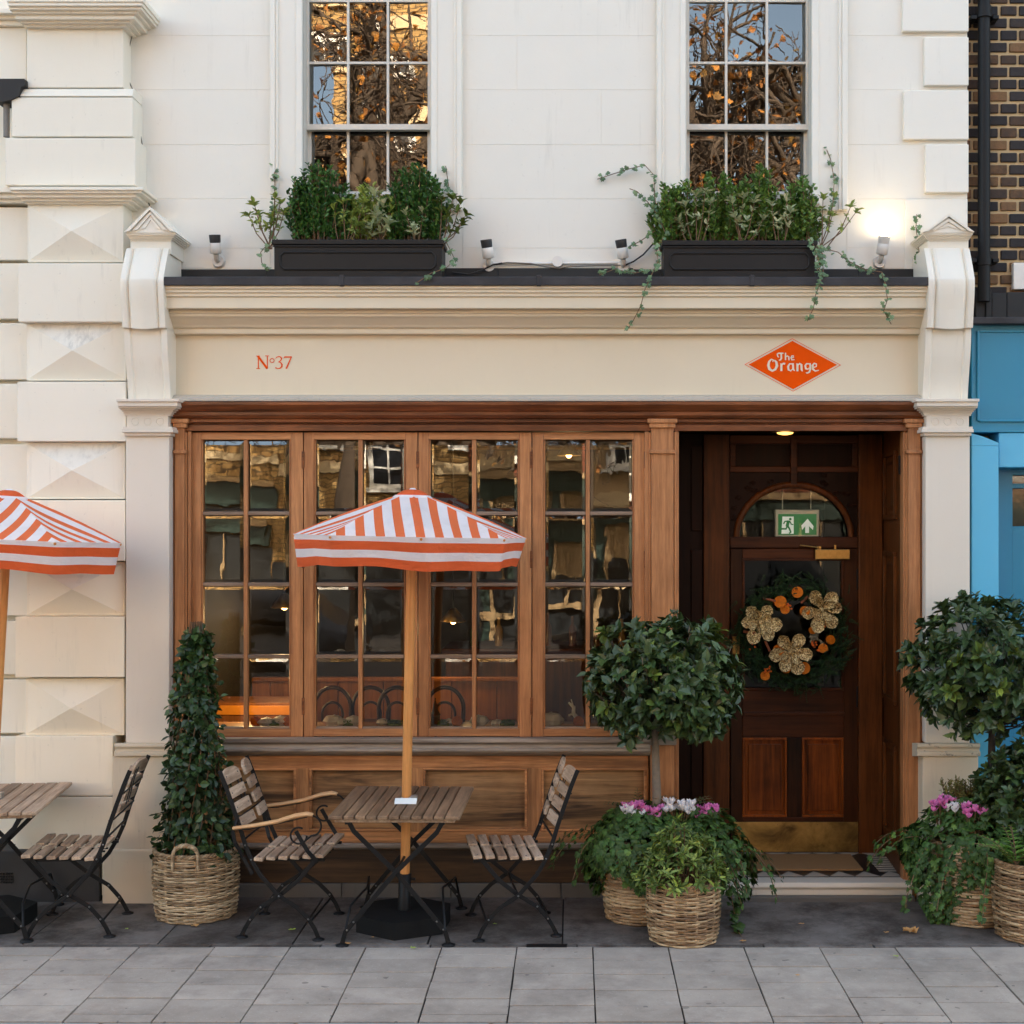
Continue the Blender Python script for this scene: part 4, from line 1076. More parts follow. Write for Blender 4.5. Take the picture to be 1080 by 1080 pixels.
# ================================================================== PLANT HELPERS
def leaf(m, p, d, up, L, W, mi=0, fold=.25, droop=0.0):
    d = d.normalized(); s = d.cross(up)
    if s.length < 1e-4: s = d.orthogonal()
    s.normalize(); n = s.cross(d).normalized()
    a = p; mid = p + d*L*.5 - n*L*.04; tip = p + d*L - n*droop*L
    l1 = p + d*L*.28 + s*W*.42 + n*W*fold*.6; r1 = p + d*L*.28 - s*W*.42 + n*W*fold*.6
    l2 = p + d*L*.62 + s*W*.46 + n*(W*fold*.6 - droop*L*.3); r2 = p + d*L*.62 - s*W*.46 + n*(W*fold*.6 - droop*L*.3)
    m.add([a, l1, l2, tip, r2, r1, mid], [(0,6,1), (1,6,2), (2,6,3), (3,6,4), (4,6,5), (5,6,0)], mi)
IVY = [(0,-.28), (.30,-.36), (.52,-.08), (.34,.10), (.40,.42), (.16,.34), (0,.72), (-.16,.34), (-.40,.42), (-.34,.10), (-.52,-.08), (-.30,-.36)]
def ivyleaf(m, p, nrm, down, size, mi=0):
    nrm = nrm.normalized(); d = (down - nrm*down.dot(nrm))
    if d.length < 1e-4: d = nrm.orthogonal()
    d.normalize(); s = d.cross(nrm)
    vs = [p + nrm*size*.06] + [p + s*u*size + d*w*size - nrm*size*.10*(abs(u)+abs(w)) for u, w in IVY]
    n = len(IVY)
    m.add(vs, [(0, 1+i, 1+(i+1) % n) for i in range(n)], mi)
def rdir(r): 
    z = r.uniform(-1, 1); a = r.uniform(0, 2*PI); q = math.sqrt(1-z*z); return Vector((q*math.cos(a), q*math.sin(a), z))
UPV = Vector((0, 0, 1))
def rosette(m, p, d, n, L, W, r, spread=(.5, 1.25), mi=0):
    d = d.normalized(); a0 = r.uniform(0, 6.28); s = d.orthogonal().normalized(); t_ = d.cross(s)
    for k in range(n):
        a = a0 + k*2.4 ; sp_ = r.uniform(*spread)
        q = (d*math.cos(sp_) + (s*math.cos(a)+t_*math.sin(a))*math.sin(sp_))
        l = L*r.uniform(.65, 1.15)
        leaf(m, p - d*r.uniform(0, L*.5), q + Vector((0,0,-.08)), d + UPV*.35 + rdir(r)*.25, l, W*l/L*r.uniform(.85, 1.15), mi, r.uniform(.1, .5), r.uniform(0, .2))
def basket(name, x, y, r0, r1, h, mat, label, n_rings=24, stakes=26, handle=None, group='wicker basket planters'):
    o = thing(name, (x, y, 0), label, 'basket', group)
    rr = random.Random(hash(label) % 1000 if False else int(x*1000) & 1023)
    m = MB(); nseg = stakes*4
    cane = h/n_rings*.56
    for i in range(n_rings):
        z = h*(i+.5)/n_rings; rb_ = r0 + (r1-r0)*(z/h) + .012*math.sin(PI*z/h); ph = (i % 2)*PI
        ecc = rr.uniform(-.002, .002)
        cuts = rr.randint(2, 4); starts = sorted(rr.sample(range(nseg), cuts))
        for ci in range(cuts):
            a0 = starts[ci]; a1 = starts[(ci+1) % cuts] + (nseg if ci == cuts-1 else 0)
            path = []
            zj = rr.uniform(-.0025, .0025)
            for k in range(a0, a1+2):
                a = 2*PI*k/nseg
                q = rb_ + ecc + .0062*math.sin(a*stakes/2 + ph)
                path.append((x+q*math.cos(a), y+q*math.sin(a), max(z + zj + rr.uniform(-.0012, .0012), cane)))
            m.tube(path, cane*rr.uniform(.85, 1.08), 6, 0, False, up=(0,0,1))
    m.build('weave', mat, o, recalc=False)
    m = MB()
    for k in range(stakes):
        a = 2*PI*(k+.0)/stakes
        m.tube([(x+(r0+(r1-r0)*t_+.012*math.sin(PI*t_)-.001)*math.cos(a), y+(r0+(r1-r0)*t_+.012*math.sin(PI*t_)-.001)*math.sin(a), h*t_+.003) for t_ in (0, .25, .5, .75, 1)], .0058, 5, 0, False)
    m.build('stakes', mat, o, recalc=False)
    m = MB()
    for j in range(3):      # twisted rim
        path = []
        for k in range(0, 181):
            a = 2*PI*k/180; tw = a*22 + j*2*PI/3
            path.append((x+(r1+.008*math.cos(tw))*math.cos(a), y+(r1+.008*math.cos(tw))*math.sin(a), h+.004+.008*math.sin(tw)))
        m.tube(path, .0075, 5, 0, False)
    m.build('rim', mat, o, recalc=False)
    m = MB(); m.lathe([(r0-.02, .012), (r1-.016, h-.04)], 32, (x, y, 0)); m.add([(x+(r1-.016)*math.cos(2*PI*k/24), y+(r1-.016)*math.sin(2*PI*k/24), h-.04) for k in range(24)], [tuple(range(24))]); m.build('soil', M['soil'], o)
    if handle:
        m = MB(); ang, w_, hh = handle
        cxh, cyh = x + r1*math.cos(ang), y + r1*math.sin(ang); tx, ty = -math.sin(ang), math.cos(ang)
        for j in range(3):
            path = []
            for k in range(41):
                u = -.18 + 1.36*k/40; a = PI*min(max(u, 0), 1)
                off = -w_*math.cos(a); zz = h + hh*math.sin(a)**.7 if 0 < u < 1 else h - .06*(abs(u) if u < 0 else u-1)/.18
                tw = k*.8 + j*2.094
                path.append((cxh+tx*off+.007*math.cos(tw)*math.cos(ang)+.012*math.cos(ang), cyh+ty*off+.007*math.cos(tw)*math.sin(ang)+.012*math.sin(ang), zz+.007*math.sin(tw)))
            m.tube(path, .0085, 6, 0, True)
        m.build('handle', mat, o, recalc=False)
    return o
BA = (X(207, -.41), -.41); BG = (X(676, -.47), -.47); BF = (X(720.5, -.89), -.89); BH = (X(1026, -.50), -.50); BI = (X(1092, -.83), -.83)
basket('wicker_basket', *BA, .222, .236, .385, M['wick'], 'pale greyish wicker basket with an arched handle under the climber cone', 32, 24, (-PI/2+.02, .072, .075))
basket('wicker_basket', *BG, .195, .235, .47, M['wick_br'], 'tall brown wicker basket half hidden under ivy left of the door step', 27, 20)
basket('wicker_basket', *BF, .178, .194, .325, M['wick_br'], 'low golden wicker basket in front of the ivy-covered basket by the step', 28, 20)
basket('wicker_basket', *BH, .20, .235, .45, M['wick_br'], 'brown wicker basket buried in trailing ivy right of the door step', 26, 20)
basket('wicker_basket', *BI, .205, .222, .415, M['wick_br'], 'honey wicker basket cut by the right edge of the photo', 29, 22)
# climber cone
r = random.Random(3)
o = thing('climber_cone', (BA[0], BA[1], .34), 'tall dark green climber trained into a cone in the pale basket', 'plant')
m = MB(); sm_ = MB()
zb0, zt0 = .345, 1.66
def cone_r(t_): return .215*(1-t_)**.75*(1 + .0) + .045*(1-t_) + .012 if t_ < .92 else .05*(1-(t_-.92)/.1) + .012
for k in range(1500):
    t_ = r.random()**1.18
    a = r.uniform(0, 2*PI); z = zb0 + (zt0-zb0)*t_
    rad = (.152*(1-t_**1.2)+.045)*(1+.13*math.sin(a*3+z*9)+r.uniform(-.14, .12))
    lean = .012*math.sin(z*4)
    p = Vector((BA[0]+lean+rad*math.cos(a), BA[1]+rad*math.sin(a), z))
    out = Vector((math.cos(a), math.sin(a), .25))
    d = (out*.35 + Vector((r.uniform(-.6,.6), r.uniform(-.6,.6), r.uniform(-1.0,.3)))).normalized()
    L = r.uniform(.035, .068)
    leaf(m, p, d, out+rdir(r)*.35, L, L*.72, 0, r.uniform(.1,.4), r.uniform(0,.15))
for k in range(500):
    t_ = r.random(); a = r.uniform(0, 6.28); z = zb0 + (zt0-zb0)*t_; rad = (.152*(1-t_**1.2)+.045)*.68
    p = Vector((BA[0]+rad*math.cos(a), BA[1]+rad*math.sin(a), z)); leaf(m, p, rdir(r), Vector((math.cos(a), math.sin(a), .3)), .06, .046)
for k in range(9):
    a = r.uniform(0, 6.28); p = Vector((BA[0]+.035*math.cos(a), BA[1]+.035*math.sin(a), 1.58)); hh = r.uniform(.04, .13); q = p+Vector((r.uniform(-.03,.03), 0, hh))
    sm_.tube([p, q], .0022, 4, 0, False)
    for i in range(4): leaf(m, p.lerp(q, .3+.7*i/3), rdir(r)+UPV*.5, UPV+rdir(r)*.5, .045, .034)
for k in range(26):
    t_ = r.uniform(.02, .9); a = r.uniform(0, 6.28); z = zb0 + (zt0-zb0)*t_; rad = (.152*(1-t_**1.2)+.045); p = Vector((BA[0]+rad*math.cos(a), BA[1]+rad*math.sin(a), z)); q = p + Vector((math.cos(a)*.05, math.sin(a)*.05, r.uniform(-.02, .05)))
    sm_.tube([p, q], .002, 4, 0, False)
    for i in range(3): leaf(m, p.lerp(q, .5+.5*i/2), rdir(r)+Vector((math.cos(a), math.sin(a), .2)), UPV+rdir(r)*.5, .045, .033)
for k in range(14):
    a = 2*PI*k/14
    sm_.tube([(BA[0]+(.152*(1-t_**1.25)+.04)*.9*math.cos(a+t_*1.5), BA[1]+(.152*(1-t_**1.25)+.04)*.9*math.sin(a+t_*1.5), zb0+(zt0-zb0)*t_+.04*(t_ > .9)) for t_ in (0, .2, .4, .6, .8, .95, 1.02)], .0035, 5)
m.build('foliage', M['ivy_dk'], o, recalc=False); sm_.build('stem', M['twig'], o)
# topiary trees
def topiary(base, ctr, rx, rz, label, seed, nros, trunk, tmat, notch=None):
    r = random.Random(seed); c = Vector(ctr)
    o = thing('topiary_tree', base, label, 'tree', 'clipped ball topiary trees by the door')
    m = MB(); tw = MB()
    fork = Vector(trunk[-1])
    tw.tube(trunk, [.030 - .004*i for i in range(len(trunk))], 10)
    for k in range(nros):
        d = rdir(r)
        if d.z < -.72 and r.random() < .75: continue
        lump = 1 + .10*math.sin(d.x*5+seed) * math.cos(d.z*4+seed*2) + r.uniform(-.10, .07)
        if d.z < -.3: lump *= .93
        p = c + Vector((d.x*rx, d.y*rx, d.z*rz))*lump
        rosette(m, p, (d + Vector((0,0,.35)) + rdir(r)*.35), r.randint(6, 9), .080, .044, r, (.55, 1.45), 1 if r.random() < .07 else 0)
        if k % 4 == 0:
            mid = fork.lerp(p, .5) + rdir(r)*.04
            tw.tube([fork + Vector((0,0,-.02)), mid, p - d*.02], [.008, .005, .0025], 5, 0, False)
    for k in range(int(nros*.55)):
        d = rdir(r); q = r.uniform(.35, .82)
        p = c + Vector((d.x*rx, d.y*rx, d.z*rz))*q
        rosette(m, p, d + rdir(r)*.8, 5, .08, .042, r, (.3, 1.5))
    for k in range(10):
        d = rdir(r); p = c + Vector((d.x*rx, d.y*rx, abs(d.z)*rz))*1.02
        tw.tube([p*1.0, p+Vector((d.x*.02, d.y*.02, .05))], .003, 4)
        rosette(m, p+Vector((d.x*.02, d.y*.02, .05)), UPV, 4, .05, .024, r)
    m.build('crown', [M['bay'], M['mixed']], o, recalc=False); tw.build('trunk', tmat, o)
c1 = (X(700, -.47), -.47, Z(722, -.47)); tb = (X(692, -.47), -.47)
topiary((tb[0], tb[1], .42), c1, .435, .375, 'ball headed bay tree on a pale trunk left of the front door', 11, 420,
        [(tb[0], tb[1], .42), (tb[0]+.004, tb[1], .7), (tb[0]-.004, tb[1], .98), (tb[0]-.01, tb[1], 1.12)], M['trunk'])
c2 = (X(1047, -.50), -.50, Z(706, -.50)); tb2 = (X(1046, -.50), -.50)
topiary((tb2[0], tb2[1], .42), c2, .475, .42, 'ball headed bay tree on a dark forked trunk right of the door', 23, 360,
        [(tb2[0]-.01, tb2[1], .42), (tb2[0], tb2[1], .7), (tb2[0], tb2[1], 1.0), (tb2[0]+.0, tb2[1], 1.14)], M['bark_dk'])
# ivy mounds spilling from baskets
def ivy_mound(base, bx, by, h, R0, label, seed, n, trails, ext=(1,1), zdrop=.28, mat='ivy', top=.19):
    r = random.Random(seed)
    o = thing('trailing_ivy', (bx, by, h), label, 'ivy', 'ivy spilling from the baskets')
    m = MB(); st = MB()
    for k in range(n):
        a = r.uniform(0, 2*PI); t_ = r.random()
        # profile: over the rim and hanging down
        bulge = 1 + .18*math.sin(2*a+seed) + .1*math.sin(5*a+seed)
        if t_ < .35:
            rad = R0*(.35+.65*t_/.35)*bulge; z = h + top*(1-(t_/.35)**2)*r.uniform(.7, 1.05) + .05
            nrm = Vector((math.cos(a)*.6, math.sin(a)*.6, 1))
        else:
            u = (t_-.35)/.65
            rad = R0*bulge*(1.0+.28*math.sin(PI*min(u*1.1, 1))**.8); z = h + .06 - u*zdrop*(1+.35*math.sin(3*a+seed))
            nrm = Vector((math.cos(a), math.sin(a), .45))
        p = Vector((bx+rad*math.cos(a)*ext[0], by+rad*math.sin(a)*ext[1], max(z, .02))) + rdir(r)*.02
        ivyleaf(m, p, nrm + rdir(r)*.55, Vector((math.cos(a)*.5, math.sin(a)*.5, -1)) + rdir(r)*.5, r.uniform(.030, .058))
    for (a, L, up_) in trails:
        p = Vector((bx+R0*1.05*math.cos(a)*ext[0], by+R0*1.05*math.sin(a)*ext[1], h+.03)); d = Vector((math.cos(a), math.sin(a), up_)); path = [p.copy()]
        ns = max(4, int(L/.03))
        for i in range(ns):
            d = (d + Vector((r.uniform(-.15,.15), r.uniform(-.15,.15), -.16))).normalized(); p = p + d*.03
            if p.z < .015: p.z = .015; d.z = abs(d.z)*.1
            path.append(p.copy())
            for q in range(2): ivyleaf(m, p + rdir(r)*.018, Vector((math.cos(a), math.sin(a), .6)) + rdir(r)*.6, d + rdir(r)*.4, r.uniform(.022, .045))
        st.tube(path, .0025, 4)
    if not trails: st.tube([(bx, by, h-.04), (bx, by, h+.05)], .004, 4)
    m.build('foliage', M[mat], o, recalc=False); st.build('stem', M['twig'], o)
ivy_mound(None, BG[0], BG[1], .47, .24, 'trailing ivy pouring over the tall basket left of the step', 5, 2600, [(PI*.96, .3, .2), (PI*1.08, .3, .1), (PI*1.2, .35, .1), (-.5, .55, .2), (-.15, .5, .3), (.1, .55, .3), (-.8, .5, 0)], (1.2, 1.0), .30, 'ivy', .12)
ivy_mound(None, BH[0]-.02, BH[1], .45, .24, 'trailing ivy covering the basket right of the step', 9, 2600, [(PI*1.0, .4, .5), (PI*1.1, .35, .5), (PI*1.2, .5, .1), (PI*.95, .3, .7), (PI*1.5, .5, 0), (PI*1.35, .45, 0), (PI*1.62, .42, 0)], (1.15, 1.0), .38, 'ivy', .20)
ivy_mound(None, X(744, -.50), -.50, .40, .15, 'trailing ivy falling between the golden basket and the door step', 13, 1100, [(-.4, .4, .1), (.1, .35, .1), (-.9, .35, 0)], (1.25, .9), .30)
# a low strand lying on the pavement by the step
r = random.Random(31); m = MB(); st = MB()
path = [Vector((X(p, y), y, z)) for p, y, z in ((768, -.55, .25), (772, -.62, .14), (775, -.66, .06), (778, -.70, .02), (779, -.80, .012), (782, -.88, .01))]
st.tube(path, .003, 5)
for i in range(26):
    k = r.random()*4.99; j = int(k); p = path[j].lerp(path[j+1], k-j) + rdir(r)*.025; p.z = max(p.z, .012)
    ivyleaf(m, p, Vector((0, -.5, 1)) + rdir(r)*.5, rdir(r), r.uniform(.03, .05))
o = thing('ivy_strand', (X(775, -.6), -.6, 0), 'thin ivy strand straggling onto the pavement beside the step', 'ivy'); m.build('foliage', M['ivy'], o, recalc=False); st.build('stem', M['twig'], o)
# choisya in the low basket
r = random.Random(41); o = thing('choisya_shrub', (BF[0], BF[1], .29), 'leafy green and lime shrub filling the low golden basket', 'plant'); m = MB(); st = MB()
for k in range(230):
    a = r.uniform(0, 2*PI); q = math.sqrt(r.random()); t_ = r.random()
    rad = .245*q; z = .33 + (.30*(1-q*q)+.02)*r.uniform(.25, 1.1)
    p = Vector((BF[0]-.01+rad*math.cos(a)*1.05, BF[1]+rad*math.sin(a), z))
    d = Vector((math.cos(a)*q, math.sin(a)*q, .8)) + rdir(r)*.5
    rosette(m, p, d, r.randint(5, 7), .058, .019, r, (.6, 1.4), 1 if (r.random() < .10 or (t_ > .8 and r.random() < .3)) else 0)
    if k % 5 == 0: st.tube([(BF[0]+.3*rad*math.cos(a), BF[1]+.3*rad*math.sin(a), .28), p], .003, 4, 0, False)
m.build('foliage', [M['mixed'], M['lime']], o, recalc=False); st.build('stem', M['twig'], o)
# cyclamen
def cyclamen(px, py, y, n, spread, mat, label, seed):
    r = random.Random(seed); x, z = X(px, y), Z(py+1, y)
    o = thing('cyclamen', (x, y, z-.12), label, 'flower', 'cyclamen blooming in the baskets'); m = MB(); st = MB()
    for k in range(int(n*1.6)):
        c = Vector((x + r.uniform(-spread, spread)*1.25, y + r.uniform(-.05, .05), z + r.uniform(-.026, .028)))
        for j in range(5):
            a = j*2*PI/5 + r.uniform(-.3, .3); d = Vector((math.cos(a)*.75, math.sin(a)*.75, r.uniform(.5, 1.2)))
            leaf(m, c, d, Vector((-math.cos(a), -math.sin(a), .6)), r.uniform(.034, .046), r.uniform(.024, .034), 0, .2, -.15)
        st.tube([(x+(c.x-x)*.4, y, z-.12), c], .002, 4, 0, False)
    m.build('flower', M[mat], o, recalc=False); st.build('stem', M['twig'], o)
yc = -.52
cyclamen(667, 854, yc, 14, .05, 'pink', 'pink cyclamen at the far left of the flowers by the step', 1)
cyclamen(669, 859, yc-.06, 13, .05, 'white_pet', 'white cyclamen tucked under the leftmost pink blooms', 2)
cyclamen(687, 857, yc-.05, 14, .055, 'pink', 'pink cyclamen in front of the pale bay trunk', 3)
cyclamen(716, 852, yc, 20, .065, 'white_pet', 'large white cyclamen between the pale trunk and the door', 4)
cyclamen(745, 857, yc, 15, .05, 'pink', 'pink cyclamen at the right end beside the door step', 5)
yc = -.55
cyclamen(993, 849, yc, 16, .05, 'pink', 'pink cyclamen on the ivy right of the step, nearest the door', 6)
cyclamen(1011, 852, yc-.02, 18, .055, 'white_pet', 'white cyclamen in the middle of the right hand ivy basket', 7)
cyclamen(1026, 856, -.64, 15, .045, 'pink', 'pink cyclamen beside the dark shrub at the right edge', 8)
# ferns behind the cyclamen
def fern(px, py, y, n, L, label, seed, mat='fern'):
    r = random.Random(seed); x, z = X(px, y), Z(py, y); o = thing('fern', (x, y, z), label, 'fern'); m = MB(); st = MB()
    for k in range(n):
        a = r.uniform(0, 2*PI); d = Vector((math.cos(a)*.8, math.sin(a)*.5, 1)).normalized(); p = Vector((x, y, z)); path = [p.copy()]
        for i in range(9):
            d = (d + Vector((0, 0, -.11))).normalized(); p = p + d*L/9; path.append(p.copy())
            s = d.cross(UPV).normalized(); l = L*.30*(1-i/10)
            for sg in (-1, 1): leaf(m, p, s*sg + d*.5, UPV, l, l*.38)
        st.tube(path, .002, 4)
    m.build('frond', M[mat], o, recalc=False); st.build('stem', M['twig'], o)
fern(675, 866, -.40, 7, .24, 'small fern behind the leftmost cyclamen', 1, 'ivy'); fern(712, 864, -.36, 7, .26, 'small fern behind the white cyclamen near the door', 2, 'ivy')
fern(1072, 912, -.98, 14, .26, 'bright green hart\'s tongue fern in the honey basket', 3); 
# heather spikes
r = random.Random(51); xh, yh = X(1018, -.42), -.42; o = thing('heather', (xh, yh, .45), 'bushy heather with upright green spikes behind the right cyclamen', 'plant'); m = MB(); st = MB()
for k in range(80):
    a = r.uniform(0, 6.28); top_ = Vector((xh + r.uniform(-.13, .13), yh + r.uniform(-.08, .08), Z(r.uniform(818, 848), yh)))
    b0 = Vector((xh + (top_.x-xh)*.5, yh, .5)); st.tube([b0, top_], .002, 4, 0, False)
    for i in range(26):
        p = b0.lerp(top_, .3 + .7*i/26); [leaf(m, p + rdir(r)*.008, rdir(r)*.8 + UPV*.7, rdir(r), .026, .008) for _ in range(2)]
m.build('foliage', M['heath'], o, recalc=False); st.build('stem', M['twig'], o)
# dark shrub at the right edge
r = random.Random(61); xh, yh = X(1066, -.60), -.60; o = thing('evergreen_shrub', (xh, yh, .42), 'dark small leaved evergreen shrub under the right hand bay tree', 'plant'); m = MB(); st = MB()
for k in range(260):
    d = rdir(r); q = r.random()**.4
    p = Vector((xh, yh, Z(842, yh))) + Vector((d.x*.20, d.y*.18, d.z*.36))*q
    rosette(m, p, d + UPV*.5 + rdir(r)*.4, r.randint(5, 7), .064, .036, r)
    if k % 5 == 0: st.tube([(xh+r.uniform(-.04, .04), yh, .42), (xh+(p.x-xh)*.5, yh+(p.y-yh)*.5, .42+(p.z-.42)*.6), p], .003, 4, 0, False)
m.build('foliage', M['bay'], o, recalc=False); st.build('stem', M['bark_dk'], o)
r = random.Random(62); o = thing('low_greens', (BI[0], BI[1], .38), 'low mixed green leaves over the rim of the honey basket', 'plant'); m = MB(); st = MB()
for k in range(60):
    a = r.uniform(0, 6.28); q = math.sqrt(r.random())*.2; p = Vector((BI[0]+q*math.cos(a), BI[1]+q*math.sin(a), .42+r.uniform(0, .07))); rosette(m, p, UPV + rdir(r)*.6, 6, .055, .03, r)
st.tube([(BI[0], BI[1], .37), (BI[0], BI[1], .44)], .004, 4)
m.build('foliage', M['ivy'], o, recalc=False); st.build('stem', M['twig'], o)
# ================================================================== WINDOW BOXES
def window_box(p0, p1, q0, q1, label, seed):
    y = -.155; x0, x1 = X(p0, y), X(p1, y); z1 = Z(q0, y); z0 = 3.79
    o = thing('window_box', ((x0+x1)/2, -.07, z0), label, 'planter', 'black window boxes on the ledge')
    m = MB()
    m.box(x0+.012, x1-.012, y, y+.02, z0, z1-.03); m.box(x0+.012, x1-.012, .06, .08, z0, z1-.03); m.box(x0+.012, x0+.032, y+.02, .06, z0, z1-.03); m.box(x1-.032, x1-.012, y+.02, .06, z0, z1-.03)
    m.box(x0, x1, y-.014, y+.014, z1-.03, z1); m.box(x0, x1, .07, .09, z1-.03, z1); m.box(x0, x0+.03, y+.014, .07, z1-.03, z1); m.box(x1-.03, x1, y+.014, .07, z1-.03, z1)
    m.box(x0+.006, x1-.006, y-.008, y+.004, z1-.045, z1-.032)
    m.build('box', M['black_plastic'], o, bev=.004)
    m = MB(); a, c, e, g = x0+.05, x1-.05, Z(q1-7, y), z1-.075; ch = .024
    pts = [(a+ch, e), (c-ch, e), (c, e+ch), (c, g-ch), (c-ch, g), (a+ch, g), (a, g-ch), (a, e+ch), (a+ch, e)]
    m.tube([(px, y, pz) for px, pz in pts], .008, 6, 0, False, up=(0,1,0)); m.build('panel_moulding', M['black_plastic'], o)
    m = MB(); m.box(x0+.034, x1-.034, y+.022, .058, z1-.09, z1-.045); m.build('soil', M['soil'], o)
    return x0, x1, y, z1
def shrub_stems(px, w, q_top, base_z, label, seed, n=46, mat='box', y=-.03, L=.034):
    r = random.Random(seed); x = X(px, y); zt = Z(q_top, y); hw = w/2/S(y)
    o = thing('box_shrub', (x, y, base_z-.05), label, 'shrub', 'clipped shrubs in the window boxes'); m = MB(); st = MB()
    for k in range(n):
        u = r.uniform(-1, 1); v = r.uniform(-1, 1)
        dome = math.sqrt(max(.05, 1-.75*u*u))
        tx, ty = x + u*hw, y + v*.075; tz = base_z + (zt-base_z)*dome*r.uniform(.55, 1.05)
        p0 = Vector((x+u*hw*.6, y+v*.04, base_z-.05)); p1 = Vector((tx, ty, tz))
        st.tube([p0, p0.lerp(p1, .5)+Vector((0,0,.02)), p1], .0028, 4, 0, False)
        nl = int(46*(tz-base_z)/.3)+14
        for i in range(nl):
            f_ = r.uniform(.22, 1.0); p = p0.lerp(p1, f_); a = r.uniform(0, 6.28)
            d = Vector((math.cos(a), math.sin(a), .9)); leaf(m, p + rdir(r)*.014, d, UPV*.6 + rdir(r)*.5, L*r.uniform(.7, 1.2), L*.58, 0, .25, .05)
    m.build('foliage', M[mat], o, recalc=False); st.build('stem', M['twig'], o)
def leggy(px, base_z, tips, label, seed, mat='pale', L=.056, W=.024, y=-.12):
    r = random.Random(seed); x = X(px, y); o = thing('leggy_plant', (x, y, base_z-.05), label, 'plant', 'leggy pale plants in the window boxes'); m = MB(); st = MB()
    for (tx, ty) in tips:
        yy = y + r.uniform(-.05, .05); p0 = Vector((x+r.uniform(-.03, .03), y, base_z-.05)); p2 = Vector((X(tx, yy), yy, Z(ty, yy))); p1 = p0.lerp(p2, .5) + Vector(((p2.x-p0.x)*.12, 0, -.01))
        st.tube([p0, p1, p2], [.004, .0035, .002], 5, 0, False)
        rosette(m, p2, (p2-p1).normalized()+UPV*.4, r.randint(7, 10), L, W, r, (.5, 1.3))
        rosette(m, p0.lerp(p2, .6)+rdir(r)*.02, rdir(r)+UPV*.6, 5, L*.8, W*.8, r, (.6, 1.4)); rosette(m, p0.lerp(p2, .8), (p2-p1).normalized()+rdir(r)*.5, 5, L*.8, W*.8, r, (.7, 1.4))
    m.build('foliage', M[mat], o, recalc=False); st.build('stem', M['twig'], o)
def ivy_trail(paths, label, seed, size=(.022, .038), dens=34, mat='ivy_lt'):
    r = random.Random(seed); m = MB(); st = MB()
    P0 = Vector((X(paths[0][0][0], paths[0][0][2]), paths[0][0][2], Z(paths[0][0][1], paths[0][0][2])))
    o = thing('ivy_trail', P0, label, 'ivy', 'ivy trailing from the window boxes')
    for pts in paths:
        pts = [(a, b_, y*.76 if y < -.1 else y) for a, b_, y in pts]; q = [Vector((X(a, y), y, Z(b_, y))) for a, b_, y in pts]
        st.tube(q, .0028, 5, 0, False)
        for j in range(len(q)-1):
            n = max(2, int((q[j+1]-q[j]).length*dens*1.3))
            for i in range(n):
                p = q[j].lerp(q[j+1], r.random()) + Vector((r.uniform(-.02, .02), r.uniform(-.015, .005), r.uniform(-.02, .02)))
                ivyleaf(m, p, Vector((0, -1, .5)) + rdir(r)*.7, (q[j+1]-q[j]).normalized() + rdir(r)*.6 + Vector((0,0,-.4)), r.uniform(*size))
    m.build('foliage', M[mat], o, recalc=False); st.build('stem', M['twig'], o)
x0, x1, yb_, zr1 = window_box(287, 468, 253, 291, 'black window box with chamfered panel under the left sash window', 1)
shrub_stems(337, 74, 176, zr1, 'deep green box shrub at the left of the left window box', 11, 64, 'box_dk')
shrub_stems(392, 62, 186, zr1, 'looser light green shrub in the middle of the left window box', 12, 22, 'lime')
shrub_stems(437, 72, 178, zr1, 'dense rounded dark shrub at the right of the left window box', 13, 84, 'box_dk')
leggy(283, zr1, ((268, 214), (272, 224), (262, 226), (290, 206), (296, 212), (300, 222), (286, 228)), 'leggy pale plant leaning out at the left end of the left box', 21, 'lime')
leggy(362, zr1, ((352, 218), (362, 212), (372, 226), (384, 212), (378, 234)), 'sparse lime tipped plant in the left box between the dark shrubs', 22, 'lime')
leggy(402, zr1, ((396, 204), (404, 214), (398, 226), (410, 232), (390, 236)), 'variegated plant with broad grey green leaves in the left box', 23, 'pale', .075, .034)
leggy(440, zr1, ((428, 224), (446, 222), (436, 240)), 'thin pale plant before the rounded shrub of the left box', 24, 'pale')
leggy(462, zr1, ((486, 212), (492, 226), (478, 206), (472, 222), (488, 234), (466, 210)), 'leggy plant leaning right out of the left box', 25, 'mixed', .062, .03)
ivy_trail([[(293, 252, -.2), (282, 258, -.22), (275, 266, -.23), (276, 277, -.24), (284, 285, -.26)]], 'short ivy trail at the left end of the left box', 31)
ivy_trail([[(289, 250, -.05), (289, 225, 0), (290, 196, .05), (289, 171, .08)]], 'upright ivy shoot at the left end of the left box', 32, dens=44)
ivy_trail([[(470, 245, -.05), (472, 220, .03), (473, 195, .06), (470, 175, .08)]], 'upright ivy shoot at the right end of the left box', 33, dens=44)
ivy_trail([[(468, 250, -.18), (474, 262, -.2), (480, 274, -.25), (470, 283, -.33), (455, 288, -.37), (440, 298, -.39)]], 'ivy trail dropping onto the ledge from the right end of the left box', 34)
x0, x1, yb_, zr2 = window_box(698, 862, 254, 291, 'black window box with chamfered panel under the right sash window', 2)
shrub_stems(715, 60, 192, zr2, 'green box shrub at the left of the right window box', 14, 50)
shrub_stems(757, 62, 184, zr2, 'green box shrub left of centre in the right window box', 15, 48)
shrub_stems(800, 62, 182, zr2, 'green box shrub right of centre in the right window box', 16, 48)
shrub_stems(843, 50, 190, zr2, 'green box shrub at the right of the right window box', 17, 44)
leggy(735, zr2, ((722, 214), (734, 204), (744, 200), (750, 212), (716, 232)), 'pale tipped leggy plant at the left of the right box', 26, 'pale', .058)
leggy(782, zr2, ((772, 212), (784, 206), (796, 210), (776, 226), (806, 228)), 'pale tipped leggy plant at the middle of the right box', 27, 'pale', .058)
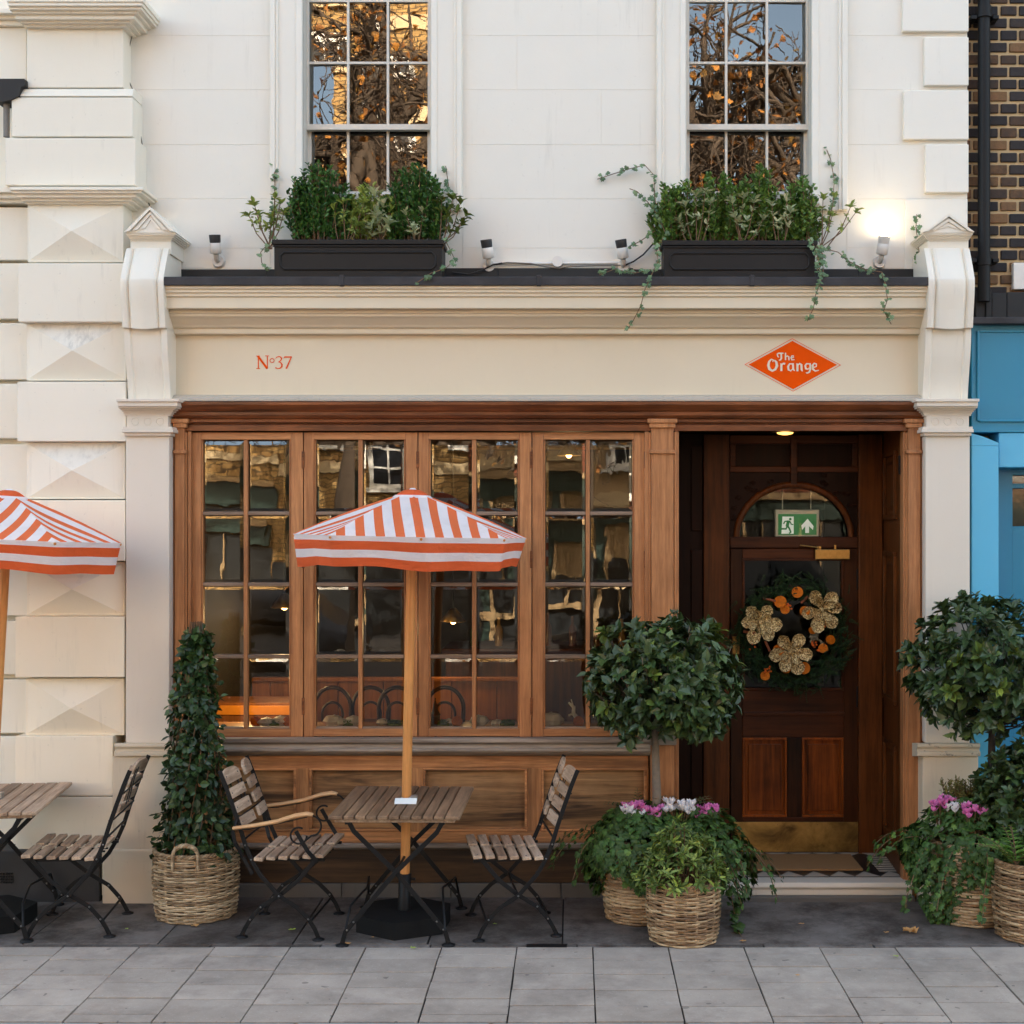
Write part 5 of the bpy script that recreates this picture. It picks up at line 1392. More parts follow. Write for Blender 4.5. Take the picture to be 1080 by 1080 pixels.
leggy(824, zr2, ((814, 214), (830, 208), (834, 220), (820, 232)), 'pale tipped leggy plant right of the middle of the right box', 28, 'pale', .058)
leggy(866, zr2, ((878, 226), (898, 216), (904, 222), (880, 206), (868, 208)), 'twiggy brown stemmed plant leaning right out of the right box', 29, 'lime', .045, .022)
ivy_trail([[(702, 246, -.14), (694, 228, -.05), (690, 205, .02), (690, 185, .05), (680, 174, .06), (664, 178, .07), (648, 183, .08), (630, 189, .09)], [(696, 230, -.06), (684, 214, 0), (672, 202, .05), (664, 199, .07)]], 'long ivy trail arching left over the white wall from the right box', 35, dens=40)
ivy_trail([[(700, 250, -.2), (692, 262, -.23), (694, 275, -.27), (688, 288, -.37), (680, 306, -.4), (676, 322, -.38), (668, 338, -.36), (661, 349, -.34)], [(690, 244, -.1), (676, 254, -.1), (664, 260, -.1)], [(686, 285, -.3), (670, 288, -.32), (648, 284, -.2), (632, 290, -.3)]], 'ivy strand hanging over the cornice from the left end of the right box', 36, dens=36)
ivy_trail([[(853, 250, -.22), (860, 262, -.25), (864, 278, -.3), (866, 296, -.4), (860, 312, -.41), (858, 325, -.4), (852, 338, -.38)], [(858, 255, -.2), (868, 268, -.27), (862, 285, -.33)], [(864, 252, -.16), (868, 275, -.28), (868, 292, -.38)]], 'thick ivy strand hanging over the front right end of the right box', 37, dens=48)
ivy_trail([[(868, 262, -.2), (884, 266, -.22), (896, 276, -.25), (912, 284, -.3), (930, 287, -.36), (934, 300, -.4), (936, 316, -.39), (932, 328, -.38), (940, 342, -.36)], [(890, 272, -.22), (905, 282, -.25), (922, 289, -.3)]], 'ivy strand creeping right along the ledge and over the cornice', 38, dens=42)
ivy_trail([[(872, 240, -.06), (878, 218, .02), (880, 190, .06), (876, 168, .08), (872, 158, .09)]], 'upright ivy shoot at the right end of the right box', 39, dens=44)
ivy_trail([[(970, 284, -.02), (969, 262, .06), (966, 240, .08), (967, 226, .08)]], 'small ivy shoot climbing beside the right pediment', 40, dens=44)

# ================================================================== WREATH, SIGN, PORCH LAMP
r = random.Random(71); yw = PY - .05; wc = Vector((X(836, yw), yw, Z(667, yw))); RW_ = 49/S(yw)
o = thing('wreath', wc, 'evergreen christmas wreath with gold flowers and dried oranges on the front door', 'wreath'); m = MB(); st = MB()
st.tube([(wc.x+RW_*math.cos(a), yw, wc.z+RW_*math.sin(a)) for a in [2*PI*i/40 for i in range(41)]], .022, 8, 0, False, up=(0,1,0)); st.build('hoop', M['bark_dk'], o)
for k in range(620):
    a = r.uniform(0, 6.28); q = RW_ + r.gauss(-.004, .040); p = Vector((wc.x+q*math.cos(a), yw-.02+r.uniform(-.03, .02), wc.z+q*math.sin(a)))
    d = Vector((-math.sin(a), 0, math.cos(a)))*r.choice((1, 1, -.3)) + Vector((math.cos(a), 0, math.sin(a)))*r.uniform(-.5, .9) + Vector((0, -.4, -.2)) + rdir(r)*.3
    d.normalize(); s = d.orthogonal().normalized(); L = r.uniform(.06, .11)
    for i in range(7):
        pp = p + d*L*i/7
        for sg in (-1, 1): leaf(m, pp, d*.8 + (s*sg + rdir(r)*.25)*.8, Vector((0,-1,.3)), .026*(1-i/9), .006)
m.build('foliage', M['fir'], o, recalc=False)
def gold_flower(px, py, rad, seed):
    r = random.Random(seed); c = Vector((X(px, yw-.06), yw-.06, Z(py, yw-.06))); R_ = rad/S(yw); m = MB()
    for ring_, n, k in ((0, 6, 1.08), (1, 4, .6)):
        for j in range(n):
            a = j*2*PI/n + r.uniform(-.2, .2) + ring_*.5; d = Vector((math.cos(a), r.uniform(-.55, -.1)-.4*ring_, math.sin(a)))
            L = R_*k*r.uniform(.9, 1.1); s = d.cross(Vector((0,-1,0))).normalized()
            vs = [c]; 
            prof = ((.25, .12), (.5, .27), (.75, .31), (.92, .18))
            for u, w in prof: vs += [c + d*L*u + s*w*L + Vector((0, -.02*u*R_/.1*r.uniform(.5, 1.5), 0)), c + d*L*u + Vector((0, .012, 0)), c + d*L*u - s*w*L + Vector((0, -.02*u*r.uniform(.5, 1.5), 0))]
            vs.append(c + d*L)
            fs = [(0, 1, 2), (0, 2, 3)]
            for i in range(3):
                b0 = 1+i*3; fs += [(b0, b0+3, b0+4, b0+1), (b0+1, b0+4, b0+5, b0+2)]
            fs += [(10, 13, 11), (11, 13, 12)]
            m.add(vs, fs, 0, True)
    m.ball(c + Vector((0, -.02, 0)), R_*.12, R_*.10, R_*.12, 8)
    m.build('gold_flower', M['gold'], o, recalc=False)
gold_flower(801, 656, 21, 1); gold_flower(866, 643, 22, 2); gold_flower(834, 688, 21, 3)
for i, (px, py, rad) in enumerate(((823, 635, 6.5), (828, 643, 5), (841, 625, 6), (849, 645, 5.5), (821, 686, 6), (848, 705, 6.5), (829, 705, 5.5), (876, 675, 5), (868, 684, 5), (807, 713, 5), (857, 665, 4))):
    yy = yw-.065; c = (X(px, yy), yy, Z(py, yy)); R_ = rad/S(yy); m = MB(); a = r.uniform(-.4, .4)
    m.tube([(c[0]+.006*a, c[1]+.006, c[2]), (c[0]-.006*a, c[1]-.006, c[2]+.003)], R_, 14)
    for q in range(8): m.obox((c[0]-.006*a+R_*.5*math.cos(q*PI/4), c[1]-.007, c[2]+R_*.5*math.sin(q*PI/4)), Matrix.Rotation(-q*PI/4, 3, 'Y'), R_*.34, .002, R_*.05)
    m.build('orange_slice', M['dried'], o)
for (a, c) in (((805, 631), (818, 634)), ((845, 636), (852, 629)), ((784, 666), (796, 668)), ((807, 676), (812, 687)), ((859, 683), (857, 676))):
    m = MB(); m.tube([(X(a[0], yw-.06), yw-.06, Z(a[1], yw-.06)), (X(c[0], yw-.07), yw-.07, Z(c[1], yw-.07))], .009, 8); m.build('cinnamon_stick', M['cinn'], o)
m = MB()
for cx_, cy_, n in ((810, 706, 9), (860, 681, 9), (832, 638, 6), (793, 680, 7), (866, 661, 6)):
    for k in range(n): m.ball((X(cx_+r.uniform(-4, 4), yw-.07), yw-.07+r.uniform(-.01, .01), Z(cy_+r.uniform(-6, 6), yw-.07)), .0075, .0075, .0075, 7)
split_build(m, 'berry', M['berry'], o)
ysn = PY + .14; o = thing('exit_sign', (X(841, ysn), ysn, Z(552, ysn)), 'green running man exit sign with white up arrow hanging behind the fanlight', 'sign')
def E(p, y): return (X(805+p[0]/15.43, y), Z(525+p[1]/15.43, y))
m = MB(); a, c = E((200, 632), ysn), E((912, 192), ysn); m.box(a[0], c[0], ysn, ysn+.05, a[1], c[1]); m.build('frame', M['alu'], o, bev=.003)
m = MB(); a, c = E((242, 604), ysn), E((866, 264), ysn); m.box(a[0], c[0], ysn-.004, ysn+.01, a[1], c[1]); m.build('face', M['green_lit'], o)
m = MB()
def flat(pts, y, mi=0): m.add([(E(p, y)[0], y, E(p, y)[1]) for p in pts], [tuple(range(len(pts)))], mi)
flat([(312,306),(495,306),(495,585),(296,585)], ysn-.005)
flat([(722,342),(818,462),(808,524),(745,462),(745,572),(684,572),(684,462),(632,524),(620,452)], ysn-.005)
m.build('pictogram_ground', M['white_lit'], o, recalc=False)
m = MB(); g = ysn - .0056
flat([(440+22*math.cos(k*.524), 347+22*math.sin(k*.524)) for k in range(12)], g)
cv = lambda p: E(p, g)
w_ = lambda k: k/15.43/S(g)
for pts, w, dy in (([(330,425),(352,385),(400,378),(440,385)], 22, 0), ([(432,382),(456,430),(490,436)], 20, -.0002), ([(408,382),(388,470)], 52, -.0004), ([(392,452),(372,506),(275,506)], 30, -.0006), ([(392,452),(424,500),(448,560),(420,578)], 30, -.0008)):
    m.stroke(pts, w_(w), g+dy, 0, cv)
m.build('running_man', M['green_lit'], o, recalc=False)
m = MB(); 
for px in (826, 856): m.tube([(X(px, ysn), ysn+.03, Z(537, ysn)), (X(px, ysn), ysn+.03, zc-.001)], .004, 6)
split_build(m, 'hanger', M['alu'], o)
o = thing('porch_lamp', (X(828, .25), .25, zc), 'small gilt ceiling lamp under the porch soffit', 'lamp'); xc = X(828, .25)
m = MB(); m.lathe([(.10, zc), (.10, zc-.012), (.085, zc-.022), (.06, zc-.026)], 20, (xc, .25, 0)); m.build('gilt_plate', M['brass_bright'], o)
m = MB(); m.lathe([(.055, zc-.025), (.045, zc-.034), (.02, zc-.040), (0, zc-.041)], 16, (xc, .25, 0)); m.build('lamp_glass', emit('porch_bulb', lin(255,180,90), .5), o)
L = bpy.data.lights.new('porch_glow', 'POINT'); L.energy = .05; L.color = (1, .70, .40); L.shadow_soft_size = .05
lo = bpy.data.objects.new('porch_glow', L); COL.objects.link(lo); lo.location = (xc, .25, zc-.12)
o = MB(); o.box(X(793, .45), X(902, .45), .20, .60, .100, .114); tag(o.build('door_mat', M['mat'], at=(X(848, .4), .4, .1), bev=.004), 'brown coir door mat in the porch', 'mat')

# ================================================================== TERRACE FURNITURE
def rotpts(pts): return pts
def make_table(w, dpt_, h, slats, label, mat, seed=1):
    r = random.Random(seed)
    o = thing('folding_table', (0, 0, 0), label, 'table', 'slatted folding tables on the terrace')
    m = MB(); t_ = .022; wide = .078; gap = .0065
    inner = (w - 2*wide - gap*(slats-1)) / (slats-2)
    x = -w/2
    for i in range(slats):
        ww = wide if i in (0, slats-1) else inner
        dz = r.uniform(-.0012, .0012)
        m.box(x, x+ww, -dpt_/2+r.uniform(-.002, .002), dpt_/2+r.uniform(-.002, .002), h-t_+dz, h+dz); x += ww+gap
    m.build('table_top', mat, o, bev=.005)
    m = MB()
    for yy in (-dpt_/2+.06, dpt_/2-.06): m.box(-w/2+.03, w/2-.03, yy-.03, yy+.03, h-t_-.020, h-t_-.0015)
    split_build(m, 'batten', M['slat_back'], o, bev=.003)
    for sy in (-1, 1):
        yy = sy*(dpt_/2-.06); 
        for sx in (-1, 1):
            m = MB(); off = sy*.009*sx
            path = [(sx*(w/2-.10), yy+off, h-.045), (sx*(w/2-.13), yy+off, h-.10), (0, yy+off, .40), (-sx*.17, yy+off, .20), (-sx*(w/2-.085), yy+off, .075), (-sx*(w/2-.068), yy+off, .012)]
            if sy > 0: path = [(a, b_, c) for a, b_, c in path]
            m.ribbon(path, .008, .026, (0, 1, 0))
            lg = m.build('leg', M['steel'], o, bev=.002)
            m = MB(); m.lathe([(.036, 0), (.036, .006), (.016, .014)], 14, (-sx*(w/2-.068), yy+off, 0)); m.build('foot', M['steel'], lg)
            m = MB()
            for k in (.55, .9): 
                q = Vector(path[3]).lerp(Vector(path[4]), k); m.ball((q.x, q.y-.006, q.z), .006, .005, .006, 6)
            split_build(m, 'bolt', M['stud'], lg)
    m = MB()
    m.tube([(0, -dpt_/2+.06, .40), (0, dpt_/2-.06, .40)], .008, 8)
    for sx in (-1, 1): 
        m.tube([(sx*(w/2-.085), -dpt_/2+.06, .085), (sx*(w/2-.10), -dpt_/2+.12, .2), (sx*(w/2-.14), 0, .22), (sx*(w/2-.10), dpt_/2-.12, .2), (sx*(w/2-.085), dpt_/2-.06, .085)], .007, 8)
        m.box(sx*(w/2-.10)-.014, sx*(w/2-.10)+.014, -dpt_/2+.03, dpt_/2-.03, h-.0535, h-.0425)
    m.build('brace', M['steel'], o)
    return o
def make_chair(label, arms=False, seed=1):
    r = random.Random(seed)
    o = thing('folding_chair', (0, 0, 0), label, 'chair', 'slatted folding chairs on the terrace')
    W2 = .262
    m = MB()       # seat: two rows of six short slats
    for k in range(6):
        xa = .225 - k*.068; z = .465 - .020*(k/5)
        for s in (-1, 1):
            a = s*.022; c = s*(W2+.006)
            cx_, cy_ = xa, (a+c)/2
            ax = Matrix.Rotation(R(3.2), 3, 'Y') @ Matrix.Rotation(r.uniform(-.012, .012), 3, 'Z')
            m.obox((cx_, cy_, z+r.uniform(-.0015, .0015)), ax, .0245, abs(c-a)/2, .010)
    seat = m.build('seat', M['slat'], o, bev=.003)
    m = MB()
    for k in range(6):
        for s in (-1, 1):
            for yy in (.04, W2-.02): m.ball((.225-k*.068, s*yy, .4755-.020*k/5), .005, .005, .0025, 6)
    split_build(m, 'screw', M['stud'], seat)
    up = [(-.335, .93), (-.300, .845), (-.262, .74), (-.224, .63), (-.19, .52), (-.155, .44), (-.105, .355), (0, .24), (.10, .178), (.165, .115), (.20, .06), (.22, .012)]
    ot = [(.205, .447), (.165, .40), (.105, .325), (0, .24), (-.11, .17), (-.17, .10), (-.20, .05), (-.218, .012)]
    bd = Vector((up[0][0]-up[3][0], 0, up[0][1]-up[3][1])); bd.normalize()
    nrm = Vector((bd.z, 0, -bd.x))
    m = MB(); sc = MB(); tilt = math.atan2(-bd.x, bd.z)
    for k in range(4):
        hh = .029 if k < 3 else .043
        base_ = Vector((up[3][0], 0, up[3][1])) + bd*(.01 + k*.084 + (0 if k < 3 else .012)) + nrm*.014
        for s in (-1, 1):
            yc_ = s*(W2*.5+.020); hw = W2*.5-.026
            ax = Matrix.Rotation(-tilt, 3, 'Y') @ Matrix.Rotation(s*r.uniform(.10, .14), 3, 'Z')
            if k < 3: m.obox(base_ + Vector((0, yc_, 0)), ax, .009, hw, hh)
            else:
                poly = []
                for i in range(13):
                    u = -1 + 2*i/12; poly.append((u*hw, hh*(1-.75*abs(u)**3.0) ))
                poly = [(-hw, -hh)] + poly + [(hw, -hh)]
                c = base_ + Vector((0, yc_, 0)); n_ = len(poly)
                vs = [c + ax @ Vector((-.009, a, b_)) for a, b_ in poly] + [c + ax @ Vector((.009, a, b_)) for a, b_ in poly]
                m.add(vs, [tuple(range(n_)), tuple(range(2*n_-1, n_-1, -1))] + [(i, (i+1) % n_, n_+(i+1) % n_, n_+i) for i in range(n_)])
            for q in (-.7, .7): sc.ball(base_ + Vector((0, yc_, 0)) + ax @ Vector((.0095, q*hw, 0)), .004, .005, .005, 6)
    bk = m.build('backrest', M['slat_back'], o, bev=.003); split_build(sc, 'screw', M['stud'], bk)
    for s in (-1, 1):
        m = MB(); yy = s*W2*.98
        m.ribbon([(a, yy, b_) for a, b_ in up[:1]] + [(a, yy, b_) for a, b_ in up[1:]], .007, .024, (0, 1, 0))
        lg = m.build('upright', M['steel'], o, bev=.002)
        m = MB(); m.lathe([(.034, 0), (.034, .006), (.014, .014)], 14, (up[-1][0], yy, 0)); m.build('foot', M['steel'], lg)
        m = MB()
        for a, b_ in ((up[7]), (up[9]), (up[5]), (up[4])): m.ball((a, yy-.006, b_), .006, .004, .006, 6); m.ball((a, yy+.006, b_), .006, .004, .006, 6)
        split_build(m, 'bolt', M['stud'], lg)
        m = MB(); y2 = s*W2*.88
        m.ribbon([(a, y2, b_) for a, b_ in ot], .007, .024, (0, 1, 0)); lg = m.build('leg', M['steel'], o, bev=.002)
        m = MB(); m.lathe([(.034, 0), (.034, .006), (.014, .014)], 14, (ot[-1][0], y2, 0)); m.build('foot', M['steel'], lg)
        m = MB()
        for a, b_ in ((ot[5]), (ot[4])): m.ball((a, y2-.006, b_), .006, .004, .006, 6); m.ball((a, y2+.006, b_), .006, .004, .006, 6)
        split_build(m, 'bolt', M['stud'], lg)
    m = MB()
    for s in (-1, 1):
        m.box(-.17, .245, s*W2*.80-.011, s*W2*.80+.011, .425, .4375); m.box(-.15, .24, s*.016-.003+s*.02, s*.016+.003+s*.02, .428, .4375)
        m.ribbon([(-.265, s*.03, .70), (-.30, s*.03, .84), (-.325, s*.03, .90)], .02, .004, (0, 1, 0))
    m.tube([(0, -W2, .24), (0, W2, .24)], .007, 8); m.tube([(.175, -W2, .10), (.175, W2, .10)], .007, 8); m.tube([(-.18, -W2*.88, .09), (-.18, W2*.88, .09)], .007, 8)
    m.tube([(-.20, -W2, .55), (-.20, W2, .55)], .006, 8)
    for z_ in (.66, .80): m.tube([(-.214-(z_-.6)*.35-.012, -W2, z_), (-.214-(z_-.6)*.35-.012, W2, z_)], .005, 6)
    m.build('crossbar', M['steel'], o)
    if arms:
        for s in (-1, 1):
            yy = s*(W2+.035); m = MB()
            path = [(-.245, yy, .622), (-.12, yy, .640), (0, yy, .662), (.10, yy, .694), (.165, yy, .705), (.20, yy, .700)]
            m.tube(path, [.020, .022, .024, .026, .026, .020], 12, flat=.5, up=(0, 1, 0)); m.build('armrest', M['arm'], o)
            m = MB()
            m.ribbon([(.215, yy-.02*s, .44), (.17, yy, .50), (.125, yy, .575), (.105, yy, .61)], .006, .022, (0, 1, 0))
            m.tube([(.12+.045*math.cos(a), yy, .585+.045*math.sin(a)) for a in [R(60+300*i/20) for i in range(21)]], .0055, 6)
            m.tube([(.19+.055*math.cos(a), yy, .64+.055*math.sin(a)) for a in [R(100-190*i/16) for i in range(17)]] + [(.14, yy, .545)], .0055, 6)
            m.ribbon([(-.25, yy, .615), (-.16, yy, .617), (-.02, yy, .645), (.17, yy, .690)], .02, .004, (0, 1, 0))
            m.tube([(-.245, yy, .61), (-.235, s*W2, .66)], .006, 6)
            m.ribbon([(-.25, yy, .61), (-.235, yy, .54), (-.20, s*W2*.98, .45), (-.15, s*W2*.98, .36)], .006, .02, (0, 1, 0))
            m.build('arm_bracket', M['steel'], o)
    return o
T1 = make_table(.715, .86, .72, 11, 'brown slatted folding table with parasol pole through it, in front of the shop window', M['slat_top'])
T1.location = (X(427, -.65), -.65, 0); T1.rotation_euler.z = R(-1)
T2 = make_table(.72, .88, .73, 10, 'paler slatted folding table cut by the left edge of the photo', M['slat'], 2)
T2.location = (X(-12, -.64), -.62, 0); T2.rotation_euler.z = R(8)
chA = make_chair('slatted folding armchair with bright wooden arms beside the pale climber basket', True, 3)
chA.location = (X(307, -.65), -.65, 0); chA.rotation_euler.z = R(-3)
chB = make_chair('slatted folding chair without arms at the right of the middle table', False, 4)
chB.location = (X(541, -.65), -.65, 0); chB.rotation_euler.z = R(180+9)
chC = make_chair('slatted folding chair at the left table before the white pilaster', False, 5)
chC.location = (X(84, -.65), -.65, 0); chC.rotation_euler.z = R(180+6)
# parasols
def make_parasol(label, rot, tilt):
    o = thing('parasol', (0, 0, 0), label, 'parasol', 'orange and white striped parasols')
    Rr, ze, zt = .665, 2.235, 2.475
    n = 8; m = MB(); nr = 8; seg = 10
    def outline(a):   # straight edges between the eight rib ends
        k = (a / (2*PI/n)); f_ = k - math.floor(k); h = math.cos(PI/n)/math.cos((f_-.5)*2*PI/n); return h
    def canopy_pt(a, u, dz=0):
        q = outline(a); rad = .06 + (Rr*q-.06)*u
        sag = -.034*math.sin(PI*u)*(1-q)/(1-math.cos(PI/n)) if q < 1 else 0
        edge = -.0*(q)
        return (rad*math.cos(a), rad*math.sin(a), zt - (zt-ze)*u**1.02 + sag*.8 + .010*math.sin(PI*u) + dz)
    N = n*seg; vs = []
    for i in range(nr+1):
        for j in range(N): vs.append(canopy_pt(2*PI*j/N, i/nr))
    fs = [(i*N+j, (i+1)*N+j, (i+1)*N+(j+1) % N, i*N+(j+1) % N) for i in range(nr) for j in range(N)]
    m.add(vs, fs, 0, False)
    c = m.build('canopy', M['canopy'], o, recalc=False)
    c.rotation_euler.z = rot
    # small vent cap
    m = MB(); vs = []
    for i in range(5):
        for j in range(N):
            u = i/4; q = outline(2*PI*j/N); rad = .02 + (0.098*q-.02)*u; vs.append((rad*math.cos(2*PI*j/N), rad*math.sin(2*PI*j/N), zt + .026 - .036*u**1.8))
    m.add(vs, [(i*N+j, (i+1)*N+j, (i+1)*N+(j+1) % N, i*N+(j+1) % N) for i in range(4) for j in range(N)]); k = m.build('vent_cap', M['cl_or'], c, recalc=False)
    m = MB(); vs = []
    for i in range(3):
        for j in range(N):
            u = i/2; q = outline(2*PI*j/N); rad = 0.098*q + .022*u; vs.append((rad*math.cos(2*PI*j/N), rad*math.sin(2*PI*j/N), zt - .0105 - .016*u + .0035))
    m.add(vs, [(i*N+j, (i+1)*N+j, (i+1)*N+(j+1) % N, i*N+(j+1) % N) for i in range(2) for j in range(N)]); m.tube([(0, 0, zt+.026), (0, 0, zt+.034)], [.022, .012], 10); m.build('cap_hem', M['cl_wh'], c, recalc=False)
    m = MB(); rr = random.Random(int(abs(rot)*100)); vs = []; rows_ = [0, .028, .0285, .078, .0785, .122, .1225, .172]
    ph = rr.uniform(0, 6)
    for zi in rows_:
        for j in range(N):
            a = 2*PI*j/N; q = outline(a); u = zi/.172
            wob = .010*u*math.sin(a*11+ph) + .006*u*math.sin(a*23+ph*2)
            scal = -.012*u*math.cos(a*n)*.4
            rad = Rr*q - .040*u + wob; vs.append((rad*math.cos(a), rad*math.sin(a), ze - zi + scal - .010*u*math.sin(a*3+ph)))
    fs = []; mi = []
    m2 = MB()
    for i in range(7):
        f4 = [(i*N+j, (i+1)*N+j, (i+1)*N+(j+1) % N, i*N+(j+1) % N) for j in range(N)]
        m.add(vs if i == 0 else [], [], 0)
        for f_ in f4: m.f.append(list(f_)); m.m.append({0: 0, 1: 0, 2: 1, 3: 1, 4: 0, 5: 0, 6: 1}[i]); m.sm.append(True)
    v = m.build('valance', [M['cl_wh'], M['cl_or']], c, recalc=False)
    m = MB()
    for k in range(n):
        a = 2*PI*k/n; p0 = canopy_pt(a, .02, -.02); p1 = canopy_pt(a, 1.0, -.012)
        m.tube([p0, p1], .008, 6); p2 = canopy_pt(a, .52, -.022); m.tube([(.03*math.cos(a), .03*math.sin(a), 2.13), p2], .007, 6)
    m.build('rib', M['pole'], c)
    m = MB(); m.lathe([(.045, 2.10), (.045, 2.16)], 14); m.lathe([(.045, zt-.06), (.045, zt)], 14); m.build('runner', M['steel'], o)
    m = MB(); m.tube([(0, 0, .26), (0, 0, 1.2), (0, 0, zt)], .0275, 16); m.build('pole', M['pole'], o)
    m = MB(); m.lathe([(.036, .09), (.036, .30), (.031, .302)], 16); 
    m.tube([(.035, -.0, .27), (.06, 0, .27)], .008, 8); m.build('base_sleeve', M['steel'], o)
    m = MB(); m.prism([(.285*math.cos(2*PI*k/6+.45), .285*math.sin(2*PI*k/6+.45)) for k in range(6)], 0, .095, 'z'); m.build('base', M['cast'], o, bev=.008)
    for ch in o.children:
        if ch.name.split('.')[0] in ('canopy', 'pole', 'runner'):
            pass
    return o
P1 = make_parasol('orange and white striped parasol standing through the middle table', R(-90+11), 0)
P1.location = (X(426, -.65), -.65, 0); P1.rotation_euler = (0, R(1.15), 0)
P2 = make_parasol('orange and white striped parasol cut by the left edge of the photo', R(-90-1), 0)
P2.location = (X(-16, -.62), -.62, 0); P2.rotation_euler = (0, R(3.2), 0)
for P in (P1, P2):   # the base stays level on the pavement
    for ch in P.children:
        if ch.name.split('.')[0] == 'base': ch.rotation_euler = (0, -P.rotation_euler[1], 0)
o = thing('menu_card', (X(428, -.72), -.72, .72), 'white card in a small steel holder on the middle table', 'card')
m = MB(); ax = Matrix.Rotation(R(-58), 3, 'X'); c = Vector((X(428, -.76), -.765, .738)); m.obox(c, ax, .062, .001, .024); m.build('card', M['white_sign'], o)
m = MB(); m.box(X(433, -.68), X(440, -.68), -.69, -.65, .7215, .752); m.tube([(X(424, -.72), -.735, .7225), (X(424, -.72), -.72, .752)], .003, 6); m.tube([(X(432, -.72), -.735, .7225), (X(432, -.72), -.72, .752)], .003, 6); m.build('holder', M['alu'], o, bev=.002)
tb = MB(); tb.box(X(-4, -.62), X(3, -.62), -.64, -.60, .7215, .76); tag(tb.build('table_holder', M['alu'], at=(X(0, -.62), -.62, .72), bev=.002), 'small steel holder on the left table at the photo edge', 'holder')

# fallen leaves
def fallen(px, py, size, mat, label, seed, group=None, curl=.4):
    r = random.Random(seed); d_ = (CAMZ-.01)*F/(py-CY); y = CAMY + d_; x = X(px, y); m = MB(); c = Vector((x, y, .008+size*.1*curl)); n_ = 12; vs = [c]
    rot = r.uniform(0, 6.28)
    for k in range(n_):
        a = 2*PI*k/n_; q = size*(.55+.45*abs(math.cos(2.5*a)))*r.uniform(.8, 1.1); vs.append((c.x+q*math.cos(a+rot), c.y+q*.7*math.sin(a+rot), max(.006, c.z+size*curl*r.uniform(-.1, .55))))
    m.add(vs, [(0, 1+k, 1+(k+1) % n_) for k in range(n_)]); tag(m.build('fallen_leaf', M[mat], at=(x, y, 0), recalc=False), label, 'leaf', group)
fallen(960, 983, .055, 'dead', 'large crumpled tan leaf on the pavement right of the step', 1, None, 1.0)
fallen(1036, 969, .06, 'dead', 'rust brown leaf leaning on the ivy covered right basket', 2, None, 1.1)
fallen(845, 974, .022, 'dead', 'small brown leaf on the pavement in front of the step', 3)
fallen(935, 983, .018, 'dead', 'tiny brown leaf just left of the large tan leaf', 4)
fallen(945, 1008, .02, 'green_scrap', 'green leaf on the pale slabs below the large tan leaf', 5)
fallen(841, 1028, .016, 'dead', 'tiny brown leaf alone on the pale slabs in front of the door', 6)
fallen(308, 980, .026, 'green_scrap', 'lime green leaf under the armchair', 7)
fallen(436, 999, .022, 'green_scrap', 'yellow green leaf beside the front of the parasol base', 8)
fallen(393, 988, .014, 'dead', 'tiny pale leaf just left of the parasol base', 9)
fallen(365, 995, .028, 'dead', 'brown leaf by the front left foot of the middle table', 10)
fallen(134, 979, .014, 'green_scrap', 'tiny lime leaf behind the left chair', 11)
fallen(522, 974, .015, 'green_scrap', 'tiny green leaf under the right chair', 12)
fallen(205, 976, .03, 'dead', 'brown leaf at the foot of the pale wicker basket', 13)
fallen(784, 992, .022, 'dead', 'small brown leaf beside the low golden basket', 14)
b = MB(); d_ = 3309/443; b.box(X(555, CAMY+d_), X(598, CAMY+d_), -1.06, -.99, -.05, .0025); tag(b.build('drain_cover', M['steel'], at=(X(576, -1.03), -1.03, 0), bev=.003), 'small black drain cover between the two pavings', 'drain cover')
# ================================================================== INSIDE THE SHOP
def inside(name, label, cat, group=None, loc=(0,0,0)): return thing(name, loc, label, cat, group)
yi = 1.9
o = inside('settle', 'amber lit panelled wooden settle behind the left windows', 'bench', None, (X(330, yi), yi, .1)); m = MB()
xa, xb = X(205, yi), X(545, yi); k = 0; x = xa
while x < xb: m.box(x, min(x+.17, xb), yi+.22, yi+.26, .1, Z(722, yi)); x += .176
m.box(xa, xb, yi+.20, yi+.28, Z(722, yi), Z(718, yi)); m.build('back', M['orange_wood'], o, bev=.004)
m = MB(); m.box(xa, xb, yi-.22, yi+.2, .1, .55); m.build('seat', M['orange_wood'], o, bev=.01)
def bentwood(px, y, label, seed):
    o = inside('bentwood_chair', label, 'chair', 'dark bentwood chairs inside', (X(px, y), y, .1)); x = X(px, y); m = MB()
    hw = .125; zt = Z(724, y)
    def hoop(w_, top_, rad):
        q = []
        for i in range(25):
            a_ = PI - PI*i/24; q.append((x+w_*math.cos(a_), y-.05, top_-w_*1.15 + w_*1.15*math.sin(a_)))
        m.tube([(x-w_*.72, y, .55), (x-w_*.86, y-.02, .68)] + q + [(x+w_*.86, y-.02, .68), (x+w_*.72, y, .55)], rad, 8)
    hoop(hw, zt, .014); hoop(hw*.55, zt-.10, .009); m.build('back_hoop', M['bent'], o)
    m = MB(); m.lathe([(.20, .53), (.21, .545), (.20, .56)], 20, (x, y+.19, 0)); m.build('seat', M['bent'], o)
    for sx, sy in ((-1, 0), (1, 0), (-1, 1), (1, 1)):
        m = MB(); m.tube([(x+sx*.14, y+.05+sy*.28, .53), (x+sx*.19, y+.02+sy*.34, .1)], .014, 8); m.build('leg', M['bent'], o)
for i, (px, y) in enumerate(((352, .72), (392, .9), (420, .74), (470, .78))): bentwood(px, y, ('dark bentwood chair behind the second window from the left', 'dark bentwood chair set back behind the parasol pole', 'dark bentwood chair at the right of the second window', 'dark bentwood chair behind the third window')[i], i)
